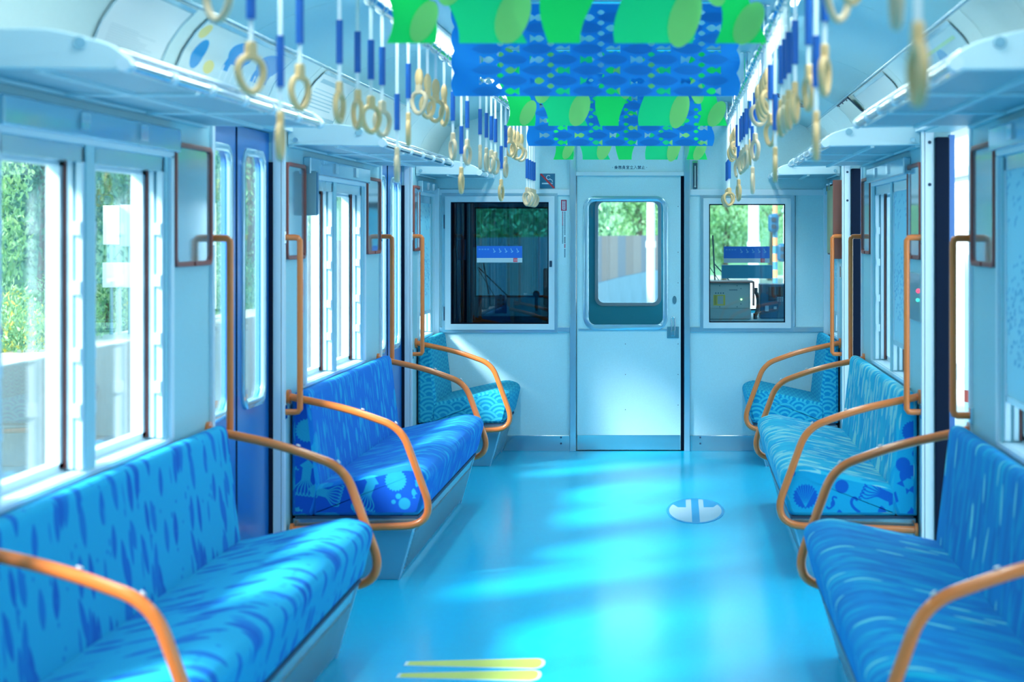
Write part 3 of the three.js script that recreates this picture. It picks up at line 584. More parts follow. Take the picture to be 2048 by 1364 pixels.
poster(1, 7.3, 8.5, (g, w, h) => { g.fillStyle = '#d9e8ec'; g.fillRect(0, 0, w, h); g.strokeStyle = '#8fb9c9'; g.lineWidth = 5; for (let i = 0; i < 6; i++) { g.beginPath(); g.moveTo((0.1 + i * 0.13) * w, 0.8 * h); g.quadraticCurveTo((0.16 + i * 0.13) * w, 0.2 * h, (0.2 + i * 0.13) * w, 0.75 * h); g.stroke(); } }, 'pale poster with faint grey loops above the pale streaked bench');
// small service hatches and a round speaker on the right-hand cove
{
  const t = group('service_hatch'); tag(t, 'small rectangular hatch with black screws on the platform-side cove', 'hatch');
  const pl = (a0, y0, a1, y1, d0, d1, w) => { const L = Math.hypot(a1 - a0, y1 - y0), g = new THREE.BoxGeometry(L, 0.006, d1 - d0); g.rotateZ(Math.atan2(y1 - y0, a1 - a0)); return g.translate((a0 + a1) / 2, (y0 + y1) / 2 + w, -(d0 + d1) / 2); };
  mesh('lid', [pl(1.14, 2.10, 1.225, 2.02, 8.62, 9.15, -0.012)], m.wallCream, t);
  mesh('joint', [pl(1.135, 2.105, 1.23, 2.015, 8.60, 8.61, -0.011), pl(1.135, 2.105, 1.142, 2.098, 8.60, 9.17, -0.011)], m.darkLine, t);
  for (const d of [8.68, 8.88, 9.08]) mesh('screw', [cyl(0.006, 0.01, 'y', 1.142, 2.085, -d, 8)], m.black, t);
  const sp = group('ceiling_speaker'); tag(sp, 'round speaker ring set in the cove over the bright cab window', 'speaker');
  const ring = new THREE.TorusGeometry(0.09, 0.006, 8, 36).rotateX(Math.PI / 2).rotateZ(-0.42).translate(0.94, 2.185, -10.0);
  mesh('ring', ring, m.darkLine, sp);
  mesh('grille', [new THREE.CylinderGeometry(0.088, 0.088, 0.008, 32).rotateZ(-0.42).translate(0.945, 2.193, -10.0)], m.wall, sp);
}

// ---------------------------------------------------------------- strap rails and straps
const RA = 0.62, RY = 2.125;
for (const S of [-1, 1]) {
  const t = group('strap_rail'); tag(t, (S < 0 ? 'silver ceiling rail carrying the hand straps on the window side' : 'silver ceiling rail carrying the hand straps on the platform side'), 'rail');
  mesh('tube', [tube([V(S * RA, RY, 1.0), V(S * RA, RY, -11.43)], 0.014, [], 12)], m.chrome, t);
  for (const d of [1.4, 3.1, 4.8, 6.5, 8.2, 9.9, 11.3]) mesh('hanger', [tube([V(S * RA, RY, -d), V(S * RA, 2.285, -d)], 0.012, [], 10), cyl(0.024, 0.01, 'y', S * RA, 2.274, -d, 16)], m.chrome, t);
}
const ringGeo = (() => { // round grip, a touch flattened at the top
  const pts = []; for (let i = 0; i < 28; i++) { const a = i / 28 * Math.PI * 2, k = 1 + 0.05 * Math.cos(3 * (a + Math.PI / 2)); pts.push(V(Math.cos(a) * 0.0365 * k, Math.sin(a) * 0.038 * k, 0)); }
  return new THREE.TubeGeometry(new THREE.CatmullRomCurve3(pts, true), 36, 0.0082, 9, true);
})();
const lugGeo = (() => { const g = roundOutline([[-0.011, 0], [0.011, 0], [0.009, 0.034], [-0.009, 0.034]], [0.004, 0.004, 0.005, 0.005], 3); const s = new THREE.Shape(g.map((p) => new THREE.Vector2(p[0], p[1]))); return extr(s, 0.010, 0.003, 4).translate(0, 0, -0.005); })();
const sleeveGeo = new THREE.CylinderGeometry(0.0115, 0.0115, 0.118, 14).scale(1, 1, 0.8);
const beltTop = (() => [new THREE.TorusGeometry(0.0195, 0.0025, 6, 16).scale(1, 1, 2.6)])();
const kinds = { low: { bottom: 1.592, sleeve: 1.762 }, high: { bottom: 1.722, sleeve: 1.885 }, bare: { bottom: 1.845, sleeve: 0 } };
const ordinals = ['first', 'second', 'third', 'fourth', 'fifth', 'sixth', 'seventh', 'eighth', 'ninth', 'tenth', 'eleventh', 'twelfth', 'thirteenth', 'fourteenth', 'fifteenth', 'sixteenth', 'seventeenth', 'eighteenth', 'nineteenth', 'twentieth'];
const beltCache = {};
function strapProto(kind, old) {
  const k = kinds[kind], cy = k.bottom + 0.0455 - RY, t = new THREE.Group();
  const add = (nm, gs, mat) => { const x = mesh(nm, gs, mat, t); return x; };
  const low = cy + 0.036;
  add('belt', [box(-0.005, 0.005, low + 0.025, -0.0195, -0.0016, 0.0016), ...beltTop.map((g) => g.clone())], m.belt);
  if (k.sleeve) add('sleeve', sleeveGeo.clone().translate(0, k.sleeve + 0.059 - RY, 0), m.sleeve);
  const r = add('ring', ringGeo.clone().translate(0, cy, 0), old ? m.ringOld : m.ring);
  const l = mesh('lug', lugGeo.clone().translate(0, low - 0.004, 0), old ? m.ringOld : m.ring, r);
  if (kind === 'bare') mesh('loop_cover', new THREE.SphereGeometry(0.024, 12, 8).scale(0.8, 1.5, 0.5).translate(0, low + 0.05, 0), m.ring, r);
  return t;
}
const protos = {}; for (const k of Object.keys(kinds)) protos[k] = [strapProto(k, false), strapProto(k, true)];
// one half of the door-to-door rhythm: offset from the start of a bench and kind of strap
const rhythm = [[0.07, 'high'], [0.35, 'low'], [0.56, 'high'], [1.06, 'high'], [1.33, 'high'], [1.55, 'high'], [1.75, 'high'], [2.04, 'low'], [2.28, 'high'], [2.53, 'bare'], [2.74, 'bare'], [2.96, 'bare'], [3.2, 'bare']];
const strapNames = { low: 'long white hand strap with blue sleeve and tan ring', high: 'shorter hand strap with blue sleeve and tan ring', bare: 'short sleeveless hand strap with tan ring' };
for (const S of [-1, 1]) {
  const list = [];
  for (const b of [0.3, 3.7, 7.1]) for (const [o, k] of rhythm) { const d = b + o + (S > 0 ? (k === 'low' ? 0.0 : rr(-0.05, 0.05)) : 0); if (d > (S < 0 ? 3.3 : 1.7)) list.push([d, k]); }
  for (const d of S < 0 ? [10.72, 10.9, 11.08, 11.24] : [10.8, 10.95, 11.1, 11.25]) list.push([d, 'low']);
  list.sort((a, b) => b[0] - a[0]);
  const count = {};
  list.forEach(([d, k]) => {
    const i = count[k] = (count[k] ?? -1) + 1, o = protos[k][rnd() < 0.4 ? 1 : 0].clone();
    o.name = numbered('hand_strap'); scene.add(o); o.position.set(S * RA, RY, -d);
    const turn = k === 'low' && d < 10.6 && Math.abs(d - 9.14) > 0.05 ? Math.PI / 2 + rr(-0.12, 0.12) : k === 'bare' || d > 10.6 ? rr(0.5, 1.15) * (rnd() < 0.5 ? 1 : -1) : Math.PI / 2 + rr(-0.6, 0.6);
    for (const c of o.children) if (c.name !== 'belt') c.rotation.y = turn;
    tag(o, strapNames[k] + ', ' + ordinals[i] + (S < 0 ? ' from cab on left rail' : ' from cab on right rail'), 'hand strap', 'hand straps on the ' + (S < 0 ? 'left' : 'right') + ' ceiling rail');
  });
}

// ---------------------------------------------------------------- hanging decorations across the aisle
const blueFilm = M(C(0, 0.44, 0.92), 1, { transmission: 0.5, thickness: 0 }), blueFilm2 = M(C(0, 0.37, 0.85), 1, { transmission: 0.5, thickness: 0 });
const greenFilm = M(C(0.0, 0.96, 0.25), 1, { transmission: 0.5, thickness: 0 }), limeFilm = M(C(0.46, 0.96, 0.34), 1, { transmission: 0.5, thickness: 0 }), greenDark = M(C(0.0, 0.92, 0.40), 1, { transmission: 0.5, thickness: 0 });
function fishHole(x, y, s, dir) { const p = new THREE.Path(); p.moveTo(x - 0.024 * s * dir, y); p.quadraticCurveTo(x - 0.006 * s * dir, y + 0.02 * s, x + 0.008 * s * dir, y + 0.004 * s); p.lineTo(x + 0.024 * s * dir, y + 0.013 * s); p.lineTo(x + 0.024 * s * dir, y - 0.013 * s); p.lineTo(x + 0.008 * s * dir, y - 0.004 * s); p.quadraticCurveTo(x - 0.006 * s * dir, y - 0.02 * s, x - 0.024 * s * dir, y); return p; }
function lensHole(x, y, s) { const p = new THREE.Path(); p.moveTo(x - 0.013 * s, y); p.quadraticCurveTo(x, y + 0.017 * s, x + 0.013 * s, y); p.quadraticCurveTo(x, y - 0.017 * s, x - 0.013 * s, y); return p; }
function fishBanner(d, hw, y0, label) {
  const t = group('fish_banner'); tag(t, label, 'banner', 'blue fish banners hung across the aisle');
  const y1 = 2.262, px = 0.184, py = 0.0385, sh = new THREE.Shape();
  // scalloped sides: fish heads and tails stick out
  sh.moveTo(-hw, y0); sh.lineTo(hw, y0);
  const rows = Math.floor((y1 - y0) / (2 * py)), step = (y1 - y0) / rows;
  for (let i = 0; i < rows; i++) sh.quadraticCurveTo(hw + 0.022, y0 + step * (i + 0.5), hw - 0.004, y0 + step * (i + 1));
  sh.lineTo(-hw, y1);
  for (let i = rows - 1; i >= 0; i--) sh.quadraticCurveTo(-hw - 0.02, y0 + step * (i + 0.5), -hw + 0.004, y0 + step * i);
  for (let r = 0; y0 + 0.018 + r * py < y1 - 0.02; r++) {
    const y = y0 + 0.018 + r * py;
    for (let c = -4; c <= 4; c++) {
      const xl = c * px + 0.02 + (hw < 0.5 ? 0.01 : 0); if (Math.abs(xl) < hw - 0.02) sh.holes.push(lensHole(xl, y + py / 2, 1.05));
      const xf = c * px + 0.063 + (r & 1 ? px / 2 : 0); if (Math.abs(xf) < hw - 0.035) sh.holes.push(fishHole(xf, y, 1.12, r & 1 ? -1 : 1));
    }
  }
  mesh('film', extr(sh, 0.002, 0, 5).translate(0, 0, -d), blueFilm, t);
  // the fish themselves stand a little proud, row by row
  const body = new THREE.Shape(); body.moveTo(-0.056, 0); body.quadraticCurveTo(-0.02, 0.023, 0.02, 0.017); body.quadraticCurveTo(0.045, 0.012, 0.056, 0); body.quadraticCurveTo(0.045, -0.012, 0.02, -0.017); body.quadraticCurveTo(-0.02, -0.023, -0.056, 0);
  const bg = extr(body, 0.0015, 0, 5);
  for (let r = 0; y0 + 0.018 + r * py < y1 - 0.02; r++) for (let c = -4; c <= 4; c++) { const x = c * px - 0.03 + (r & 1 ? px / 2 : 0); if (Math.abs(x) < hw - 0.06) mesh('fish', bg.clone().translate(x, y0 + 0.018 + r * py, -d + 0.0022), blueFilm2, t); }
  mesh('hanging_rod', [tube([V(-hw - 0.02, 2.27, -d), V(hw + 0.02, 2.27, -d)], 0.006, [], 8), tube([V(-0.3, 2.27, -d), V(-0.3, 2.298, -d)], 0.004, [], 6), tube([V(0.3, 2.27, -d), V(0.3, 2.298, -d)], 0.004, [], 6)], m.chrome, t);
}
function leafBanner(d, hw, y0, label) {
  const t = group('leaf_banner'); tag(t, label, 'banner', 'green kelp banners hung across the aisle');
  const y1 = 2.262, k = hw / 0.513, H = y1 - y0;
  // wavy gaps between five kelp blades
  const gaps = [[-0.52, 0, 0.4], [-0.362, 0.028, 1.2], [-0.094, 0.032, 2.9], [0.102, 0.044, 4.4], [0.364, 0.028, 0.3], [0.52, 0, 2.2]], mids = [-0.447, -0.231, -0.005, 0.245, 0.447];
  const edge = ([x, w, ph], s, v) => (x + s * (w + 0.006 * Math.sin(v * 15 + ph * 2)) + 0.026 * Math.sin(ph + v * 17)) * k;
  mids.forEach((cx, i) => {
    const sh = new THREE.Shape(), n = 14;
    sh.moveTo(edge(gaps[i], 1, 0), y0); sh.lineTo(edge(gaps[i + 1], -1, 0), y0);
    const R = [], L = []; for (let j = 1; j <= n; j++) { R.push(new THREE.Vector2(edge(gaps[i + 1], -1, j / n * H), y0 + j / n * H)); L.unshift(new THREE.Vector2(edge(gaps[i], 1, j / n * H), y0 + j / n * H)); }
    sh.splineThru(R); sh.lineTo(L[0].x, L[0].y); sh.splineThru([...L.slice(1), new THREE.Vector2(edge(gaps[i], 1, 0), y0)]);
    const lf = mesh('leaf', extr(sh, 0.003, 0, 6).translate(0, 0, -d), i % 2 ? greenDark : greenFilm, t);
    const ov = [[[-0.05, 0.30, 0.045, 0.06, 0.3], [0.045, 0.06, 0.032, 0.062, -0.45]], [[-0.085, 0.22, 0.05, 0.12, -0.25], [0.075, 0.075, 0.045, 0.08, -0.35]], [[0.05, 0.2, 0.035, 0.08, 0.3]], [[0.075, 0.07, 0.042, 0.085, -0.3], [-0.06, 0.24, 0.04, 0.08, 0.3]], [[-0.045, 0.16, 0.032, 0.06, 0.2], [0.05, 0.055, 0.035, 0.065, -0.5]]][i];
    for (const [x, y, rx, ry, a] of ov) { const e = new THREE.Shape(); e.absellipse(0, 0, rx * k, ry, 0, Math.PI * 2, false, a); mesh('spot', extr(e, 0.002, 0, 14).translate((cx + x) * k, y0 + y, -d + 0.004), limeFilm, lf); }
  });
  mesh('hanging_rod', [tube([V(-hw - 0.02, 2.27, -d), V(hw + 0.02, 2.27, -d)], 0.006, [], 8), tube([V(-0.3, 2.27, -d), V(-0.3, 2.298, -d)], 0.004, [], 6), tube([V(0.3, 2.27, -d), V(0.3, 2.298, -d)], 0.004, [], 6)], m.chrome, t);
}
leafBanner(4.85, 0.513, 1.95, 'big green kelp banner nearest the camera, cut by the top of the photo');
fishBanner(6.4, 0.52, 1.925, 'large blue fish-lattice banner hanging behind the nearest green kelp banner');
leafBanner(8.08, 0.497, 1.92, 'middle green kelp banner between the two blue fish banners');
fishBanner(9.2, 0.485, 1.883, 'smaller blue fish-lattice banner, the farther of the two');
leafBanner(10.5, 0.45, 1.866, 'farthest green kelp banner hanging just before the cab door');

// ---------------------------------------------------------------- cab partition
{
  const z0 = -END, z1 = -END - 0.05, bx = (x0, x1, y0, y1) => box(x0, x1, y0, y1, z0, z1);
  const LW = [-1.181, -0.540, 0.831, 1.629], RW = [0.507, 1.005, 0.841, 1.616], DO = [-0.363, 0.345, 1.802];
  struct('wall_front', [
    bx(-1.30, DO[0], 0, LW[2]), bx(-1.30, LW[0], LW[2], LW[3]), bx(LW[1], DO[0], LW[2], LW[3]), bx(-1.30, DO[0], LW[3], 1.95),
    bx(DO[1], 1.30, 0, RW[2]), bx(DO[1], RW[0], RW[2], RW[3]), bx(RW[1], 1.30, RW[2], RW[3]), bx(DO[1], 1.30, RW[3], 1.95), bx(DO[0], DO[1], DO[2], 1.95),
    (() => { const s = new THREE.Shape(); [[-1.30, 1.95], [1.30, 1.95], [1.2, 2.09], [0.95, 2.212], [0.35, 2.297], [-0.35, 2.297], [-0.95, 2.212], [-1.2, 2.09]].forEach((p, i) => s[i ? 'lineTo' : 'moveTo'](...p)); return extr(s, 0.05).translate(0, 0, z1); })(),
  ], m.panel);
  const f = END - 0.001, tb = (x0, x1, y0, y1, p = 0.012) => rbox(x0, x1, y0, y1, -f, -f + p, 0.003);
  const tr = structGroup('trim_20');
  for (const [x0, x1] of [[-1.285, -0.402], [0.383, 1.285]]) { mesh('rail_strip', [tb(x0, x1, 1.672, 1.712)], m.aluWhite, tr); mesh('rail_strip', [tb(x0, x1, 0.778, 0.812)], m.alu, tr); mesh('kick_plate', [tb(x0, x1, 0.0, 0.103, 0.006)], m.steel, tr); }
  mesh('post', [tb(-0.402, -0.363, 0, 2.1, 0.02)], m.alu, tr); mesh('post', [tb(0.345, 0.383, 0, 2.1, 0.02)], m.alu, tr);
  mesh('header_strip', [tb(-0.363, 0.345, 1.800, 1.826, 0.014)], m.aluWhite, tr);
  mesh('corner_post', [tb(-1.29, -1.255, 0.6, 1.72, 0.03), tb(1.255, 1.29, 0.6, 1.72, 0.03)], m.aluWhite, tr);
  mesh('panel_joint', [box(1.07, 1.073, 0.815, 1.67, -f + 0.002, -f - 0.004), box(-1.06 + 0.69, -0.402, 0.82, 0.82 + 0.002, -f + 0.002, -f - 0.002)], m.darkLine, tr);
  mesh('screw', [[-0.46, 0.05], [-0.46, 0.09], [-1.0, 0.06], [0.45, 0.05], [0.45, 0.09], [0.9, 0.06]].map(([x, y]) => cyl(0.006, 0.006, 'z', x, y, -f + 0.008, 8)), m.darkLine, tr);
  let k = 20;
  const frame = ([x0, x1, y0, y1], o, outer) => {
    const w = structGroup('window_' + ++k);
    const ring = (a, b, p, mat, nm) => { const s = new THREE.Shape(); s.moveTo(x0 - a, y0 - a); s.lineTo(x1 + a, y0 - a); s.lineTo(x1 + a, y1 + a); s.lineTo(x0 - a, y1 + a); s.closePath(); const h = new THREE.Path(); h.moveTo(x0 - b, y0 - b); h.lineTo(x0 - b, y1 + b); h.lineTo(x1 + b, y1 + b); h.lineTo(x1 + b, y0 - b); h.closePath(); s.holes.push(h); return mesh(nm, extr(s, p, 0.0015).translate(0, 0, -f + 0.001), mat, w); };
    ring(0.036, 0.001, 0.018, m.aluWhite, 'frame'); ring(0.056, 0.037, 0.011, m.alu, 'frame'); ring(0.003, -0.006, 0.004, m.rubber, 'seal');
    mesh('pane', [box(x0 - 0.003, x1 + 0.003, y0 - 0.003, y1 + 0.003, -END - 0.02, -END - 0.024)], o, w);
    return w;
  };
  const wl = frame(LW, m.tinted), wr = frame(RW, m.glass);
  mesh('latch', [rbox(-0.535, -0.518, 1.205, 1.245, -f + 0.018, -f + 0.03, 0.003)], m.darkLine, wl);
  for (const y of [0.9, 1.5]) mesh('hinge', [cyl(0.004, 0.09, 'y', -1.222, y, -f + 0.02, 8)], m.darkLine, wl);
  mesh('side_strip', [tb(1.046, 1.07, 0.815, 1.672, 0.012)], m.alu, wr);
  // sliding door leaf
  const d = structGroup('door_7'), L = [-0.357, 0.322], Wd = [-0.288, 0.213, 0.818, 1.642];
  const sh = new THREE.Shape(); sh.moveTo(L[0], 0.006); sh.lineTo(L[1], 0.006); sh.lineTo(L[1], 1.799); sh.lineTo(L[0], 1.799); sh.closePath(); sh.holes.push(rrHole(...Wd, 0.055));
  const leaf = mesh('leaf', extr(sh, 0.034).translate(0, 0, -END - 0.042), m.panel, d);
  const fr = rrShape(Wd[0] - 0.022, Wd[1] + 0.022, Wd[2] - 0.022, Wd[3] + 0.022, 0.075); fr.holes.push(rrHole(Wd[0] + 0.004, Wd[1] - 0.004, Wd[2] + 0.004, Wd[3] - 0.004, 0.051));
  mesh('window_frame', toCreasedNormals(extr(fr, 0.006, 0.004).translate(0, 0, -END - 0.008), 0.6), m.alu, leaf);
  mesh('pane', extr(rrShape(Wd[0] + 0.001, Wd[1] - 0.001, Wd[2] + 0.001, Wd[3] - 0.001, 0.053), 0.004).translate(0, 0, -END - 0.026), m.glass, leaf);
  mesh('kick_plate', [rbox(L[0] + 0.004, L[1] - 0.004, 0.008, 0.104, -END - 0.006, -END - 0.003, 0.001)], m.steel, leaf);
  mesh('rail_strip', [rbox(L[0] + 0.01, 0.235, 0.786, 0.800, -END - 0.009, -END - 0.002, 0.002)], m.alu, leaf);
  mesh('keyhole', [cyl(0.0135, 0.008, 'z', 0, 0, 0, 20).scale(1, 2, 1).translate(0.2816, 0.988, -END - 0.004), cyl(0.005, 0.012, 'z', 0.2816, 0.988, -END - 0.002, 10)], m.steel, leaf);
  mesh('hasp_plate', [rbox(0.233, 0.311, 0.737, 0.814, -END - 0.009, -END - 0.002, 0.002)], m.steel, leaf);
  mesh('screw', [0.3, 0.5, 0.7, 1.1, 1.3, 1.6].map((y) => cyl(0.003, 0.004, 'z', 0.305, y, -END - 0.007, 6)).concat([0.27, 0.5, 0.7].map((y) => cyl(0.003, 0.004, 'z', -0.04, y, -END - 0.007, 6))), m.darkLine, leaf);
  mesh('shadow_gap', [box(0.3225, 0.3445, 0.0, 1.80, -END - 0.035, -END - 0.05)], m.rubber, d);
  const pl = group('padlock'); tag(pl, 'small steel padlock hanging on the cab door hasp', 'padlock');
  mesh('body', [rbox(0.258, 0.286, 0.752, 0.79, -END + 0.012, -END, 0.004)], m.steel, pl);
  mesh('shackle', [tube([V(0.262, 0.785, -END + 0.006), V(0.262, 0.875, -END + 0.006), V(0.284, 0.875, -END + 0.006), V(0.284, 0.785, -END + 0.006)], 0.0042, [0.011, 0.011], 8, 40)], m.chrome, pl);
}
// signs on the partition
const ink = { // strokes of the notice over the door, on a grid of ten
  a: [[7, .5, 2.5, 1.5], [1.2, 3, 8.8, 3], [.5, 4.8, 9.5, 4.8], [1.2, 6.5, 8.8, 6.5], [3, 3, 3, 6.5], [7, 3, 7, 6.5], [5, 1, 5, 10], [5, 6.5, 1, 9.5], [5, 6.5, 9, 9.5]],
  b: [[1, 1, 4, 1, 2.7, 2.6], [1.6, 1.8, 2.6, 2.8], [.5, 3.5, 4.3, 3.5, 3.8, 4.8], [2.6, 3.5, 2.6, 9.5, 1.8, 9], [2.5, 4.5, .6, 7.5], [6, .5, 5, 2.5], [5.5, 1.8, 9.5, 1.8], [8.5, 1.8, 5, 5.5], [6, 2.5, 9.5, 5.5], [5, 6.8, 9, 6.8, 8.5, 9.5, 7.5, 9.2], [7, 5.5, 6.6, 7.5, 4.8, 9.8]],
  c: [[3, .5, 7, .5, 7, 2.5, 3, 2.5, 3, .5], [2, 3.2, 8, 3.2, 8, 8, 2, 8, 2, 3.2], [2, 4.8, 8, 4.8], [2, 6.4, 8, 6.4], [4, 8, 1.5, 9.8], [6, 8, 8.5, 9.8]],
  d: [[5, 0, 5, 1.2], [1, 2.8, 1, 1.4, 9, 1.4, 9, 2.6], [2, 3.4, 8, 3.4], [4.5, 3.4, 2.8, 5.3, 7.5, 5], [6.3, 4.2, 8, 5.8], [2, 7.2, 8, 7.2], [5, 5.6, 5, 9.5], [1, 9.5, 9, 9.5]],
  e: [[5, .5, 5, 2.3], [1.2, 2.6, 8.8, 2.6], [3, 4, 4, 8], [7, 3.8, 5.8, 8.8], [.5, 9.2, 9.5, 9.2]],
  f: [[3.5, .8, 5, 1, 5, 2.5, 9.5, 9.5], [5, 3, 3.5, 6.5, .5, 9.5]],
  g: [[.5, 1.8, 4.5, 1.8], [2.5, .3, 2.5, 4.8], [2.5, 1.9, .6, 4.2], [2.5, 1.9, 4.4, 3.8], [5.5, 1.8, 9.5, 1.8], [7.5, .3, 7.5, 4.8], [7.5, 1.9, 5.6, 4.2], [7.5, 1.9, 9.4, 3.8], [2.5, 5.6, 7.5, 5.6], [.8, 7, 9.2, 7], [5, 7, 5, 9.8, 4.2, 9.4], [3, 7.8, 1.2, 9.4], [7, 7.8, 8.8, 9.4]],
  h: [[5, .5, 5, 9], [5, 4.2, 8.6, 4.2], [2.3, 3.5, 2.3, 9], [.5, 9.2, 9.5, 9.2]],
};
function flatSign(name, x0, x1, y0, y1, z, mat, t = 0.003, back) { const o = mesh(name, (() => { const g = box(x0, x1, y0, y1, z, z + t), p = planarUV(g).attributes.position, uv = g.attributes.uv; for (let i = 0; i < p.count; i++) uv.setXY(i, (p.getX(i) - x0) / (x1 - x0), (p.getY(i) - y0) / (y1 - y0)); return g; })(), mat, back, true); return o; }
const FZ = -END + 0.0002;
{
  const tex = canvasTex(1024, 192, (g, w, h) => {
    g.fillStyle = '#ffffff'; g.fillRect(0, 0, w, h); g.strokeStyle = g.fillStyle = '#1a5578'; g.lineWidth = 11; g.lineCap = 'square'; const s = 9.6, x0 = 96;
    'abcdefgh'.split('').forEach((k, i) => ink[k].forEach((p) => { g.beginPath(); for (let j = 0; j < p.length; j += 2) g[j ? 'lineTo' : 'moveTo'](x0 + i * 106 + p[j] * s, 46 + p[j + 1] * s); g.stroke(); }));
    g.beginPath(); g.arc(48, 96, 9, 0, 7); g.arc(980, 96, 9, 0, 7); g.fill();
  });
  tag(flatSign('door_notice', -0.135, 0.110, 1.832, 1.878, FZ, M(C(0.54, 0.82, 0.9), 0.36, { map: tex }), 0.0012), 'small line of dark writing on the pale panel above the cab door', 'sign');
  const ns = canvasTex(256, 256, (g, w) => { g.fillStyle = '#1b7196'; g.fillRect(0, 0, w, w); g.fillStyle = '#cfe6ee'; g.fillRect(34, 158, 150, 22); g.fillRect(190, 158, 10, 22); g.fillRect(206, 158, 10, 22); g.strokeStyle = '#cfe6ee'; g.lineWidth = 11; g.beginPath(); g.arc(146, 66, 34, 0.5, 5.6); g.stroke(); g.beginPath(); g.moveTo(168, 100); g.quadraticCurveTo(216, 96, 212, 146); g.stroke(); g.strokeStyle = '#c8303a'; g.lineWidth = 30; g.beginPath(); g.moveTo(14, 6); g.lineTo(242, 250); g.stroke(); });
  tag(flatSign('no_smoking_sign', -0.599, -0.500, 1.717, 1.815, FZ, M(0xffffff, 0.35, { map: ns })), 'square blue no-smoking sign with a red diagonal bar above the dark cab window', 'sign');
  const rn = canvasTex(96, 1024, (g, w, h) => {
    g.fillStyle = '#ffffff'; g.fillRect(0, 0, w, h); g.strokeStyle = '#e01c4a'; g.lineWidth = 16; g.strokeRect(28, 12, 60, 156); g.fillStyle = '#f2dfe6'; g.fillRect(36, 20, 44, 140); g.fillStyle = '#e01c4a'; for (let y = 28; y < 150; y += 26) { g.fillRect(46, y, 28, 6); g.fillRect(56, y - 6, 7, 20); }
    const col = (x, y0, y1, c) => { g.fillStyle = c; for (let y = y0; y < y1; y += 17) { g.fillRect(x, y, 19, 5); g.fillRect(x + 1, y + 7, 17, 5); g.fillRect(x + 7, y - 2, 6, 14); } };
    col(62, 190, 560, '#4a7f96'); col(62, 590, 690, '#123f5c'); col(62, 700, 760, '#e01c4a'); col(62, 780, 900, '#3f7690'); col(32, 190, 400, '#cf4a66'); col(32, 410, 690, '#5b8ea2');
  });
  tag(flatSign('warning_notice', -0.470, -0.424, 1.22, 1.645, FZ, M(C(0.58, 0.84, 0.92), 0.36, { map: rn }), 0.0012), 'tall narrow notice with a red box and upright lines of writing beside the cab door', 'sign');
  const th = group('thermometer'); tag(th, 'narrow dark wall thermometer hanging right of the cab door header', 'thermometer');
  mesh('case', [rbox(0.397, 0.436, 1.688, 1.90, FZ, FZ + 0.012, 0.004)], m.steel, th); mesh('scale', [rbox(0.402, 0.431, 1.715, 1.885, FZ + 0.011, FZ + 0.014, 0.002)], M(C(0.03, 0.09, 0.13), 0.4), th);
  mesh('glass_tube', [cyl(0.003, 0.13, 'y', 0.4165, 1.80, FZ + 0.016, 8), ball(V(0.4165, 1.73, FZ + 0.016), 0.006)], m.wallCream, th);
}

